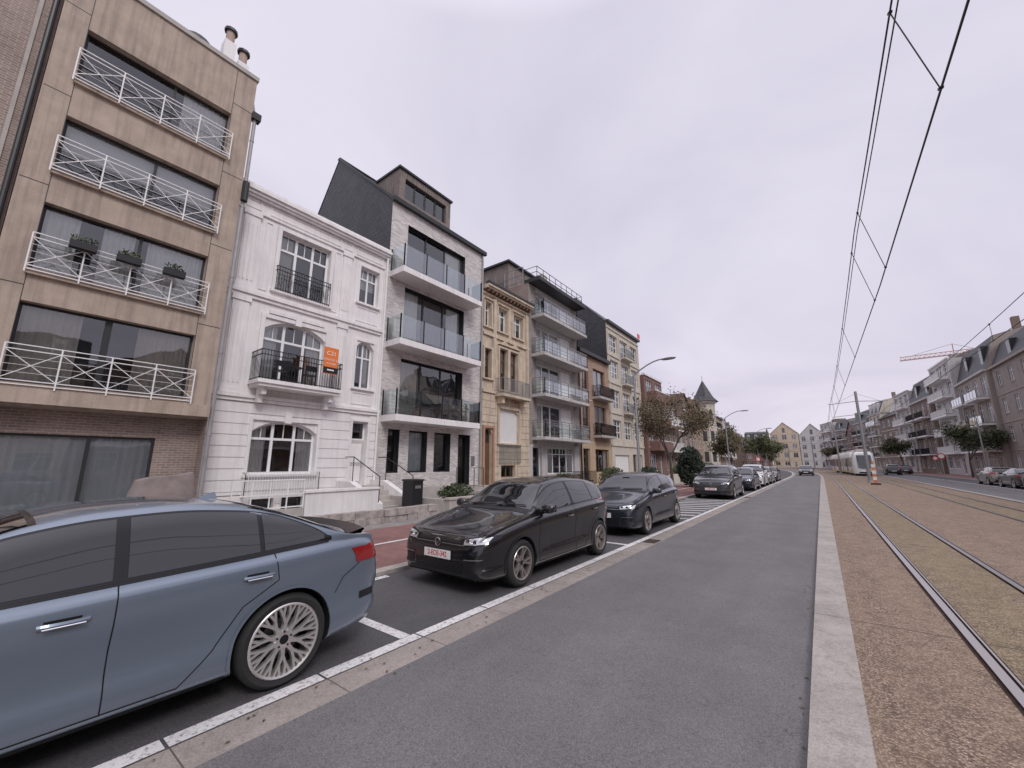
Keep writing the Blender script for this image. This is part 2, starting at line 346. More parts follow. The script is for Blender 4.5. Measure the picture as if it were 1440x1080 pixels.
def rusticate(mb,x0,x1,z0,z1,ops,step,pr,mat):
    n=int(round((z1-z0)/step)); h=(z1-z0)/n
    for i in range(n):
        a=z0+i*h+.012; c=z0+(i+1)*h-.012
        segs=[(x0,x1)]
        for o in ops:
            if o[2]<c and o[3]>a:
                ns=[]
                for s0,s1 in segs:
                    if o[1]<=s0 or o[0]>=s1: ns.append((s0,s1))
                    else:
                        if o[0]>s0: ns.append((s0,o[0]))
                        if o[1]<s1: ns.append((o[1],s1))
                segs=ns
        for s0,s1 in segs:
            if s1-s0>.03: mb.box(s0,s1,-pr,-.001,a,c,mat)
def leaves(mb,c,rad,n,size,mat,hollow=.35):
    for _ in range(n):
        while True:
            p=Vector((random.uniform(-1,1),random.uniform(-1,1),random.uniform(-1,1)))
            if hollow<p.length<1: break
        q=Vector((c[0]+p.x*rad[0],c[1]+p.y*rad[1],c[2]+p.z*rad[2]))
        a=Vector((random.gauss(0,1),random.gauss(0,1),random.gauss(0,1))).normalized()
        b=a.orthogonal().normalized(); s=size*random.uniform(.6,1.3)
        mb.poly([q-a*s,q+b*s*.6,q+a*s,q-b*s*.6],mat)

# ------------------------------------------------------------ LEFT ROW
b=Bld('brick_apartment_building',-14.5,-10.7)
ops=[(.8+i*3.2,2.6+i*3.2,1+3*k,2.7+3*k) for i in range(3) for k in range(5)]
wall(b.p('walls'),0,10.3,0,16.3,ops,'brickA')
for o in ops: window(b,*o,cols=2,cur=random.choice(['full','sides']))
body(b,10.3,16.3,10,'brickA'); b.p('trim').box(-.05,10.3,-.12,.2,16.3,16.5,'conc')
b.p('downpipe').tube((10.2,-.1,0),(10.2,-.1,16.3),.055,'dark',10); b.p('downpipe').box(9.95,10.02,-.03,.0,0,16.3,'conc')
b.done()

# beige balcony building
b=Bld('beige_apartment_building',-14.3,-.38)
W=4.41; W_=b.p('walls'); fl=[(3.5,5.42),(6.2,7.95),(8.85,10.42),(11.5,13.12)]
XA,XB=.5,3.81
ops=[(XA,XB,a,c) for a,c in fl]
wall(W_,0,W,3.1,14.9,ops,'beige',rev=.3)
for z in (5.78,8.38,10.95,13.55):
    b.p('joints').box(.02,XA-.01,-.004,.0,z,z+.02,'dark'); b.p('joints').box(XB+.01,W-.02,-.004,.0,z,z+.02,'dark')
for x in (XA-.015,XB+.0):
    b.p('joints').box(x,x+.015,-.003,.0,3.45,14.85,'dark')
for (a,c),cu,cl in zip(fl,['sidesb','wide','half','right'],[[.45,.47],[.55],[.55],[.58]]):
    window(b,XA,XB,a,c,y=.2,cols=cl,fm='dark',fw=.055,cur=cu)
    b.p('sills').box(XA-.04,XB+.04,-.1,.2,a-.14,a+.0,'beige')
    r=b.p('railings'); z0=a-.05; z1=a+.86; y=-.13; xa,xb=XA-.06,XB+.10
    for z in (z0,z0+.09,z1-.12,z1): r.beam((xa,y,z),(xb,y,z),.025,.022,'whitepaint')
    n=4
    for i in range(n+1):
        x=xa+(xb-xa)*i/n; r.box(x-.014,x+.014,y-.016,y+.016,z0-.08,z1,'whitepaint')
        if i in (0,n): r.beam((x,y,z0+.05),(x,0,z0+.05),.02,.02,'whitepaint')
    for i in range(n):
        p=xa+(xb-xa)*i/n; q=xa+(xb-xa)*(i+1)/n
        r.beam((p,y-.005,z0+.1),(q,y-.005,z1-.12),.016,.016,'whitepaint'); r.beam((p,y+.005,z1-.12),(q,y+.005,z0+.1),.016,.016,'whitepaint')
        for k in (.25,.5,.75): r.beam((p,y,z0+.1+(z1-.22-z0)*k),(q,y,z0+.1+(z1-.22-z0)*k),.008,.008,'whitepaint')
b.p('trim').box(-.0,W,.0,.75,3.0,3.1,'beige'); b.p('trim').box(0,W,-.12,.0,3.04,3.38,'beige')
gop=[(.0+.02,3.42,.25,2.4)]
wall(W_,0,W,0,3.0,gop,'brickA',y=.55,rev=.12)
window(b,.02,3.42,.25,2.4,y=.60,cols=[.62],fm='dark',cur='blind')
body(b,W,14.9,11,'brickA',y=.0,z0=0)
b.p('roof').box(-.04,W+.04,-.06,.35,14.9,15.05,'conc')
for x,y,h in ((3.62,.7,16.75),(4.12,.9,16.45)):
    b.p('chimneys').box(x-.17,x+.17,y-.2,y+.2,14.9,h-.5,'whitepaint'); b.p('chimneys').tube((x,y,h-.5),(x,y,h),.13,'pot',10)
    b.p('chimneys').tube((x,y,h-.0),(x,y,h+.1),.2,'dark',10)
b.p('chimneys').box(2.45,3.15,.5,1.2,14.9,15.5,'brickA'); b.p('chimneys').lathe([(15.5,.45),(15.65,.4),(15.8,.2),(15.85,0)],'dark',Matrix.Translation((2.8,.85,0)),16)
b.p('downpipe').path([(4.49,-.02,13.4),(4.49,-.02,.2)],.055,'zinc',10); b.p('downpipe').path([(4.49,-.02,13.4),(4.36,.25,14.5)],.05,'zinc',8)
for z in (2.5,5,7.5,10,12.5): b.p('downpipe').tube((4.49,-.02,z),(4.49,-.02,z+.06),.066,'zinc',10)
b.p('downpipe').box(4.38,4.64,-.15,.1,13.35,13.6,'dark'); b.p('downpipe').tube((4.49,-.1,10.2),(4.49,-.1,10.9),.1,'blk',10)
f=b.p('flower_boxes')
for x in (1.25,2.1,3.05):
    f.box(x-.24,x+.24,-.34,-.16,6.92,7.10,'blk'); leaves(f,(x,-.25,7.18),(.25,.1,.12),70,.05,'leafg',0)
b.done()

# white house
b=Bld('white_town_house',-15,4.12)
W=6.16; w=b.p('walls')
O_top=[(1.55,3.45,7.85,10.2),(4.82,5.75,8.5,10.15)]; O_mid=[(1.35,3.55,4.55,6.75),(4.9,5.72,4.8,6.8)]
O_g=[(1.35,3.55,1.35,3.15),(4.98,5.68,.85,3.4),(1.55,2.3,.1,.55),(2.55,3.3,.1,.55)]
ops=O_top+O_mid+O_g
wall(w,0,W,0,11.1,ops,'white',rev=.22)
for o,h in ((O_mid[0],.38),(O_mid[1],.28),(O_g[0],.38)): archfill(b,o[0],o[1],o[3],h,'white',rev=.22,fm='upvc')
window(b,*O_top[0],y=.17,cols=3,tr=.72,cur='left',mun=6,fw=.075); window(b,*O_top[1],y=.17,cols=2,tr=.7,cur='half',mun=4)
window(b,*O_mid[0],y=.17,cols=3,tr=.68,cur='sides',mun=6,fw=.075); window(b,*O_mid[1],y=.17,cols=2,tr=.66,cur='right',mun=4)
window(b,*O_g[0],y=.17,cols=3,tr=.66,cur='sides',mun=6,fw=.075)
window(b,*O_g[2],y=.2,cols=1,fm='dark'); window(b,*O_g[3],y=.2,cols=1,fm='dark')
window(b,4.98,5.68,2.65,3.4,y=.2,cols=1)
d=b.p('door'); d.box(4.98,5.68,.2,.26,.85,2.65,'lgrey'); d.box(5.07,5.59,.185,.2,1.0,1.6,'whitetrim'); d.box(5.07,5.59,.185,.2,1.75,2.5,'whitetrim'); d.box(5.6,5.63,.13,.2,1.6,1.75,'chrome')
t=b.p('trim')
for z0,z1,p in ((10.45,10.53,.07),(10.98,11.06,.14),(11.06,11.16,.22),(11.16,11.28,.30),(11.28,11.42,.2)): t.box(-.02,W+.02,-p,.2,z0,z1-.003,'whitetrim')
for z0,z1,p in ((7.28,7.4,.08),(7.4,7.52,.14),(3.72,3.84,.09),(3.84,3.95,.15),(.72,.8,.07)):
    if z0<1:
        t.box(0,1.3,-p,0,z0,z1,'whitetrim'); t.box(3.6,4.9,-p,0,z0,z1,'whitetrim'); t.box(5.75,W,-p,0,z0,z1,'whitetrim')
    else: t.box(0,W,-p,0,z0,z1-.003,'whitetrim')
def pil(x0,x1,z0,z1):
    t.box(x0,x1,-.06,-.001,z0,z1,'whitetrim'); t.box(x0-.04,x1+.04,-.1,-.001,z1-.16,z1-.001,'whitetrim'); t.box(x0-.04,x1+.04,-.09,-.001,z0+.001,z0+.18,'whitetrim')
    n=4
    for i in range(n): 
        xx=x0+.06+(x1-x0-.12)*i/(n-1); t.box(xx-.022,xx+.022,-.085,-.06,z0+.35,z1-.45,'whitetrim')
for x in ((.3,.8),(4.0,4.38)):
    pil(*x,7.53,10.44); pil(*x,3.96,7.27)
t.box(5.98,6.14,-.06,-.001,7.53,10.44,'whitetrim'); t.box(5.98,6.14,-.06,-.001,3.96,7.27,'whitetrim')
for o in (O_top[0],O_mid[0]): surround(t,*o,.14,.07,'whitetrim')
for o in (O_top[1],O_mid[1]): surround(t,*o,.09,.05,'whitetrim')
def panel(x0,x1,z0,z1,m='whitetrim'):
    for a in ((x0,x1,z0,z0+.035),(x0,x1,z1-.035,z1),(x0,x0+.035,z0+.036,z1-.036),(x1-.035,x1,z0+.036,z1-.036)): t.box(a[0],a[1],-.03,-.001,a[2],a[3],m)
for a,c in ((.3,.8),(1.1,3.85),(4.0,4.38),(4.6,5.9)): panel(a,c,10.6,10.92)
panel(4.75,5.82,7.65,8.3); panel(4.85,5.78,4.1,4.6); panel(.08,.24,7.7,10.4); panel(1.0,1.25,7.7,10.3); panel(3.65,3.9,7.7,10.3)
for o in (O_mid[0],O_g[0]):
    xc=(o[0]+o[1])/2; t.box(xc-.11,xc+.11,-.13,-.001,o[3]-.06,o[3]+.3,'whitetrim')
t.box(1.45,3.45,-.1,-.001,6.92,7.05,'whitetrim')
rusticate(w,.0,W,.82,3.7,[(a-.1,c+.1,d0,e+.1) for a,c,d0,e in O_g],.36,.035,'white')
rusticate(w,.0,W,.02,.70,[(a-.05,c+.05,d0-.05,e+.05) for a,c,d0,e in O_g[2:]]+[(4.9,5.75,0,1)],.35,.05,'white')
surround(t,*O_g[0],.1,.08,'whitetrim'); surround(t,*O_g[1],.1,.06,'whitetrim',False)
bc=b.p('balconies')
bc.box(1.05,3.95,-.85,0,4.3,4.42,'whitetrim'); bc.box(1.12,3.88,-.78,0,4.2,4.3,'whitetrim')
for x in (1.3,3.6):
    bc.box(x,x+.14,-.6,-.15,3.96,4.2,'whitetrim'); bc.box(x,x+.14,-.35,-.15,3.7,3.96,'whitetrim')
bars(bc,[(1.1,0),(1.1,-.8),(3.9,-.8),(3.9,0)],4.42,5.42,.09,'iron',.007,.022,mid=5.25)
bars(bc,[(1.5,0),(1.5,-.14),(3.5,-.14),(3.5,0)],7.82,8.75,.085,'iron',.007,.02,mid=8.6)
bars(bc,[(1.25,0),(1.25,-.3),(3.65,-.3),(3.65,0)],.62,1.42,.085,'whitepaint',.008,.024)
for i in range(7):
    x=1.65+i*.28
    for s in (-1,1): bc.beam((x,-.145,8.0),(x+s*.12,-.145,8.3),.008,.012,'iron')
for x in (1.9,2.9):
    for q in (-.18,.18): bc.box(x+q-.01,x+q+.01,-.5,-.48,4.42,5.2,'iron'); bc.box(x+q-.01,x+q+.01,-.2,-.18,4.42,4.85,'iron')
    bc.box(x-.2,x+.2,-.5,-.18,4.85,4.88,'blk'); bc.box(x-.2,x+.2,-.51,-.49,5.0,5.2,'blk')
bc.box(2.2,2.6,-.55,-.15,5.05,5.08,'iron'); bc.tube((2.4,-.35,4.42),(2.4,-.35,5.05),.02,'iron')
body(b,W,11.1,11,'white')
b.p('chimneys').box(.1,.5,2,2.6,11,12.3,'brickA')
b.p('downpipe').tube((6.08,-.12,.8),(6.08,-.12,11.1),.045,'whitepaint',10)
s=b.p('front_steps')
for i in range(5): s.box(4.75,5.95,-1.0-.32*(i+1),-1.0-.32*i,0,.85-.17*(i+1)+.0,'conc')
s.box(4.75,5.95,-1.0,-.06,0,.85,'conc')
for x in (4.5,5.96):
    s.faces([(x,-2.7,0),(x+.24,-2.7,0),(x+.24,-.06,0),(x,-.06,0),(x,-2.7,.35),(x+.24,-2.7,.35),(x+.24,-.9,1.05),(x,-.9,1.05),(x,-.06,1.05),(x+.24,-.06,1.05)],
      [(0,1,5,4),(4,5,6,7),(7,6,9,8),(0,4,7,8,3),(1,2,9,6,5)],'white')
    s.path([(x+.12,-2.6,.35),(x+.12,-2.6,1.25),(x+.12,-.9,1.95),(x+.12,-.3,1.95)],.018,'iron'); s.tube((x+.12,-.9,1.0),(x+.12,-.9,1.95),.015,'iron')
g=b.p('garden_wall'); g.box(2.0,4.5,-2.75,-2.55,0,.85,'white'); g.box(1.95,4.5,-2.8,-2.5,.85,.92,'whitetrim')
g.box(.0,1.9,-2.9,-2.75,0,.45,'conc'); bars(b.p('fence'),[(.05,-2.82),(1.9,-2.82)],.45,1.25,.45,'whitepaint',.015,.03,mid=.85)
b.done()
b=Bld('for_sale_sign',-15,4.12)
b.p('board').box(3.12,3.66,-.9,-.87,4.95,5.95,'orange'); b.p('board').box(3.12,3.66,-.906,-.9,4.97,5.2,'blk'); b.p('board').box(3.26,3.52,-.91,-.907,5.07,5.12,'whitepaint')
e=b.done()
def text(s,parent,loc,size,mat,rx=90,rz=0,sx=1,ext=.002,off=0):
    c=bpy.data.curves.new('lettering','FONT'); c.body=s; c.size=size; c.align_x='CENTER'; c.align_y='CENTER'; c.extrude=ext; c.offset=off
    c.materials.append(M[mat]); o=bpy.data.objects.new('lettering',c); COL.objects.link(o); o.parent=parent; o.location=loc
    o.rotation_euler=(math.radians(rx),0,math.radians(rz)); o.scale=(sx,1,1); return o
text('C21',e,(3.39,-.905,5.72),.22,'whitepaint'); text('CENTURY 21',e,(3.39,-.905,5.48),.1,'whitepaint'); text('TE KOOP',e,(3.39,-.905,5.33),.09,'whitepaint')

# grey brick modern building
b=Bld('modern_brick_apartment_building',-15,10.34)
W=6.64; w=b.p('walls'); bw=[(.98,5.05,3.75,6.5),(.98,5.05,7.1,10.05),(.98,5.05,10.5,13.35)]
gw=[(.5,1.12,1.3,3.2),(1.65,2.75,1.3,3.2),(3.2,4.3,1.3,3.2),(4.85,5.75,.6,3.2)]
wall(w,0,W,0,14.2,bw+gw,'brickL',rev=.3,rmat='dark')
for o,c in zip(bw,['left','sides','right']): window(b,*o,y=.24,cols=[.33,.66],fm='dark',fw=.07,cur=c)
for o in gw[:3]: window(b,*o,y=.24,cols=1,fm='dark',fw=.06,cur='blind' if o is gw[1] else None)
window(b,*gw[3],y=.24,cols=[.3],fm='dark',fw=.07)
bc=b.p('balconies')
for z in (3.75,7.1,10.5):
    bc.box(.08,5.4,-1.02,0,z-.27,z,'whitetrim'); bc.box(.1,5.38,-1.0,0,z,z+.015,'conc')
    for (p,q) in (((.12,-.03),(.12,-.98)),((.12,-.98),(5.36,-.98)),((5.36,-.98),(5.36,-.03))):
        bc.poly([(*p,z+.05),(*q,z+.05),(*q,z+1.08),(*p,z+1.08)],'rglass')
        L=math.dist(p,q); n=max(1,round(L/1.3))
        for i in range(n+1):
            x=p[0]+(q[0]-p[0])*i/n; y=p[1]+(q[1]-p[1])*i/n; bc.box(x-.022,x+.022,y-.022,y+.022,z-.22,z+1.12,'iron')
bc.box(1.5,2.1,-.8,-.3,3.76,4.2,'wood'); bc.box(2.6,3.6,-.75,-.25,3.76,4.5,'blk'); bc.tube((4.6,-.6,3.76),(4.6,-.6,4.1),.16,'pot',10,.2); leaves(bc,(4.6,-.6,4.4),(.3,.3,.35),140,.06,'leafg',0)
body(b,W,14.2,11,'brickL',top=False)
r=b.p('roof'); pr=[(0,14.2),(5.5,19.2),(7.5,16.4),(11,14.2)]
for x in (0.0,W): r.poly([(x,y,z) for y,z in pr],'slate')
for (y0,z0),(y1,z1) in zip(pr[:-1],pr[1:]): r.poly([(-.03,y0,z0+.03),(W+.03,y0,z0+.03),(W+.03,y1,z1+.03),(-.03,y1,z1+.03)],'slate')
r.poly([(-.012,-.02,11.3),(-.012,11,11.3),(-.012,11,14.2),(-.012,-.02,14.2)],'slate')
r.box(-.06,W+.06,-.22,-.04,14.12,14.34,'dark'); r.beam((-.05,5.5,19.25),(W+.05,5.5,19.25),.25,.08,'dark'); r.beam((-.02,-.1,14.25),(-.02,5.5,19.25),.1,.12,'dark')
dm=b.p('dormer'); wall(dm,1.1,4.85,15.1,17.25,[(1.5,4.5,15.65,16.85)],'clad',y=1.15)
window(b,1.5,4.5,15.65,16.85,y=1.3,cols=4,fm='dark',fw=.09)
dm.poly([(1.1,1.15,15),(1.1,5.5,15),(1.1,5.5,17.25),(1.1,1.15,17.25)],'clad'); dm.poly([(4.85,1.15,15),(4.85,5.5,15),(4.85,5.5,17.25),(4.85,1.15,17.25)],'clad')
for i in range(24): xx=1.12+i*.158; dm.box(xx,xx+.008,1.143,1.149,16.87,17.24,'dark'); 
dm.box(1.02,4.93,1.05,5.6,17.25,17.37,'dark')
s=b.p('front_steps'); s.box(4.6,6.1,-1.4,-.01,0,.6,'conc'); s.box(4.6,6.1,-1.75,-1.4,0,.4,'conc'); s.box(4.6,6.1,-2.1,-1.75,0,.2,'conc')
bars(s,[(4.6,-2.0),(4.6,-.2)],.6,1.5,.6,'iron',.012,.02); s.box(5.85,6.1,-.05,-.01,1.6,2.1,'alu')
b.p('plinth').box(0,4.6,-.03,-.002,0,.62,'conc')
b.p('downpipe').tube((6.5,-.08,0),(6.5,-.08,14.1),.05,'zinc',10)
b.done()

# ornate cream house
b=Bld('ornate_stone_town_house',-15,17.0)
W=4.7; w=b.p('walls')
A=[(.15,.72,9.75,11.3),(1.4,2.3,9.75,11.3),(2.95,4.0,9.75,11.3)]; Bm=[(.15,.78,6.6,8.4),(1.55,2.35,6.1,8.7),(2.6,3.45,6.1,8.7)]
C=[(1.55,3.5,2.9,4.95),(.2,.95,.5,3.7),(1.8,3.2,.9,1.6)]
wall(w,0,W,0,12,A+Bm+C,'cream',rev=.25)
archfill(b,.2,.95,3.7,.35,'cream'); archfill(b,1.55,3.5,4.95,.25,'cream')
for o in A+Bm: window(b,*o,y=.2,cols=2,tr=.72,fm='wood' if o in Bm else 'upvc',cur='half')
b.p('shutter').box(1.55,3.5,.12,.2,2.9,4.95,'whitepaint')
for i in range(24): b.p('shutter').box(1.56,3.49,.105,.12,2.92+i*.084,2.985+i*.084,'whitepaint')
window(b,*C[2],y=.2,cols=2,fm='wood'); b.p('door').box(.2,.95,.2,.26,.5,2.8,'wood'); window(b,.2,.95,2.8,3.7,y=.2,cols=1,fm='wood')
t=b.p('trim')
for z0,z1,p in ((11.75,11.85,.12),(12.05,12.15,.4),(12.15,12.3,.5)): t.box(-.02,W+.02,-p,.2,z0,z1-.003,'cream')
t.box(-.05,W+.05,-.55,-.3,12.3,12.42,'dark')
for i in range(13): t.box(.1+i*.36,.22+i*.36,-.36,-.001,11.85,12.05,'wood')
for z in (9.2,5.75): t.box(0,W,-.12,0,z,z+.18,'cream')
for o in A+Bm: surround(t,*o,.12,.08,'cream')
for o in A: t.box(o[0]-.1,o[1]+.1,-.2,-.001,o[3]+.13,o[3]+.2,'cream')
surround(t,*C[0],.16,.1,'cream'); surround(t,*C[1],.14,.12,'pink',False)
for o in Bm[1:]: 
    xc=(o[0]+o[1])/2; t.faces([(xc-.55,-.16,8.9),(xc+.55,-.16,8.9),(xc,-.16,9.2),(xc-.55,0,8.9),(xc+.55,0,8.9),(xc,0,9.2)],[(0,1,2),(0,2,5,3),(1,4,5,2),(0,3,4,1)],'cream')
rusticate(w,0,W,.7,5.7,[(a-.18,c+.18,d0-.1,e+.2) for a,c,d0,e in C],.42,.04,'cream')
for x in (.9,4.35): t.box(x,x+.28,-.1,-.001,5.95,11.7,'cream')
for q in range(7):
    xx=1.6+q*.27; t.lathe([(0,.1),(.08,.14),(.16,.05)],'pink',Matrix.Translation((xx,-.12,5.35+.12*math.sin(q*math.pi/6)*2)),8)
bc=b.p('balconies'); bc.box(1.1,3.9,-.7,0,5.6,5.75,'cream'); bars(bc,[(1.15,0),(1.15,-.65),(3.85,-.65),(3.85,0)],5.75,6.7,.1,'galv',.01,.03)
for x in (1.3,3.5): bc.box(x,x+.2,-.5,0,5.2,5.6,'cream')
bars(bc,[(1.5,-.12),(3.6,-.12)],1.75,2.75,.1,'galv',.01,.03)
body(b,W,12,11,'brickA'); r=b.p('roof'); r.poly([(0,0,12.3),(W,0,12.3),(W,3,13.2),(0,3,13.2)],'slate'); r.poly([(0,3,13.2),(W,3,13.2),(W,11,12.2),(0,11,12.2)],'slate')
r.box(1.2,3.4,2.0,4.5,12.2,13.8,'clad'); bars(r,[(.3,3.5),(4.6,3.5)],13.2,14.5,.5,'galv',.015,.03)
b.done()

# white/brown balcony block
b=Bld('balcony_apartment_building',-15,21.72)
W=6.9; w=b.p('walls'); lv=[3.45,6.3,9.1,11.85]; tops=[5.9,8.75,11.5,13.95]
ops=[(.9,6.1,z+.02,t_-.1) for z,t_ in zip(lv,tops)]+[(2.2,6.1,1.0,2.8),(.4,1.5,.3,2.8)]
wall(w,0,W,0,14.2,ops,'lgrey',rev=.35)
for o in ops[:4]:
    window(b,o[0],o[1],o[2],o[3],y=.3,cols=[.22,.42,.7],fm='upvc',fw=.1,cur=random.choice(['sides','full']))
    w.box(4.6,6.1,.2,.28,o[2],o[3],'whitetrim')
window(b,*ops[4],y=.2,cols=4,tr=.75,cur='sides',mun=8); window(b,*ops[5],y=.2,cols=1,fm='upvc')
w.box(0,.88,-.03,-.001,3.0,14.1,'brickG'); w.box(6.12,W,-.03,-.001,3.0,14.1,'brickG'); w.box(0,W,-.04,-.001,.0,.9,'brickB')
bc=b.p('balconies')
for z in lv:
    bc.box(.3,6.7,-1.1,0,z-.22,z-.02,'lgrey')
    for p,q in (((.34,-.02),(.34,-1.06)),((.34,-1.06),(6.66,-1.06)),((6.66,-1.06),(6.66,-.02))):
        bc.poly([(*p,z+.15),(*q,z+.15),(*q,z+.85),(*p,z+.85)],'rglass')
        for zz,th in ((.08,.04),(.32,.02),(.55,.02),(.9,.04),(1.05,.05)): bc.beam((*p,z+zz),(*q,z+zz),.03,th,'alu')
        L=math.dist(p,q); n=max(1,round(L/1.05))
        for i in range(n+1):
            x=p[0]+(q[0]-p[0])*i/n; y=p[1]+(q[1]-p[1])*i/n; bc.box(x-.02,x+.02,y-.02,y+.02,z,z+1.05,'alu')
body(b,W,14.2,11,'brickA'); r=b.p('roof'); r.box(-.0,W,-1.0,.3,14.2,14.45,'dark'); r.box(.6,6.3,2.2,9,14.2,16.7,'clad'); r.box(.4,6.5,2.0,9,16.7,16.85,'dark')
bars(r,[(.1,.4),(.1,-.7),(6.8,-.7),(6.8,.4)],14.45,15.3,.8,'iron',.015,.025,mid=14.9); r.box(5.2,6.0,2.1,2.8,16.7,17.6,'conc')
bars(r,[(.1,8),(.1,.5)],14.45,15.6,.8,'galv',.02,.03,mid=15)
b.done()

# orange/ochre house
b=Bld('orange_brick_town_house',-15,28.68)
W=6.1; w=b.p('walls')
o1=[(.7,2.0,7.8,9.9),(2.9,5.3,7.4,9.9)]; o2=[(.7,2.0,4.5,6.6),(2.9,5.3,4.1,6.6)]; o3=[(.6,1.8,.3,2.9),(2.8,5.5,1.0,2.9)]
wall(w,0,W,3.5,10.8,o1+o2,'brickO'); wall(w,0,W,0,3.5,o3,'ochre'); w.box(0,2.45,-.03,-.001,6.9,7.0,'cream2')
for o in o1+o2: window(b,*o,cols=2,fm='wood',cur='half'); b.p('trim').box(o[0]-.1,o[1]+.1,-.06,.05,o[2]-.1,o[2]-.002,'conc')
window(b,*o3[1],cols=3,fm='wood',cur='sides'); window(b,*o3[0],cols=1,fm='wood')
bc=b.p('balconies')
for z in (4.05,7.35):
    bc.box(2.6,5.7,-.75,0,z-.2,z,'conc'); bars(bc,[(2.65,0),(2.65,-.7),(5.65,-.7),(5.65,0)],z,z+.95,.12,'iron',.015,.03); bc.box(2.66,5.64,-.69,-.67,z+.25,z+.7,'brickR')
body(b,W,10.8,11,'brickA'); b.p('roof').box(-.03,W+.03,-.35,.2,10.8,11.1,'dark'); b.p('roof').poly([(0,.2,11.1),(W,.2,11.1),(W,4.5,13),(0,4.5,13)],'slate')
b.p('downpipe').tube((.12,-.1,0),(.12,-.1,14.5),.06,'dark'); b.done()

# cream multi-window block
b=Bld('cream_apartment_building',-15,34.82)
W=8.5; w=b.p('walls'); H=15.2
ops=[]
for z in (4.0,6.9,9.8,12.4):
    for x in (.6,3.3,6.0): ops.append((x,x+2.0,z,z+1.75))
g=[(.8,4.2,.1,2.5),(5.2,6.3,.1,2.6),(6.8,7.9,1.1,2.6)]
wall(w,0,W,0,H,ops+g,'cream2')
for o in ops: window(b,*o,cols=3,tr=[.35,.7],cur=random.choice(['full','half',None]))
b.p('door').box(.8,4.2,.15,.2,.1,2.5,'whitepaint'); window(b,*g[1],cols=1,fm='wood'); window(b,*g[2],cols=2)
t=b.p('trim')
for z in (3.3,6.3,9.2,11.9,14.6): t.box(0,W,-.1,0,z,z+.18,'cream2')
for x in (.15,2.85,5.55,8.25): t.box(x,x+.2,-.07,-.001,3.5,14.5,'cream2')
bc=b.p('balconies')
for z in (6.6,9.5,12.2): bc.box(3.1,5.5,-.6,0,z-.15,z,'cream2'); bars(bc,[(3.15,0),(3.15,-.55),(5.45,-.55),(5.45,0)],z,z+.9,.12,'galv',.012,.03)
body(b,W,H,11,'slate',top=False); r=b.p('roof'); pr=[(0,H),(3.2,18.4),(8,16.6),(11,H)]
for x in (0,W): r.poly([(x,y,z) for y,z in pr],'slate')
for (y0,z0),(y1,z1) in zip(pr[:-1],pr[1:]): r.poly([(-.02,y0,z0+.02),(W+.02,y0,z0+.02),(W+.02,y1,z1+.02),(-.02,y1,z1+.02)],'slate')
r.box(-.03,W+.03,-.3,-.0,H-.1,H+.15,'dark'); b.p('flag').box(W-.8,W-.1,-.35,-.32,15.4,15.9,'red'); b.done()

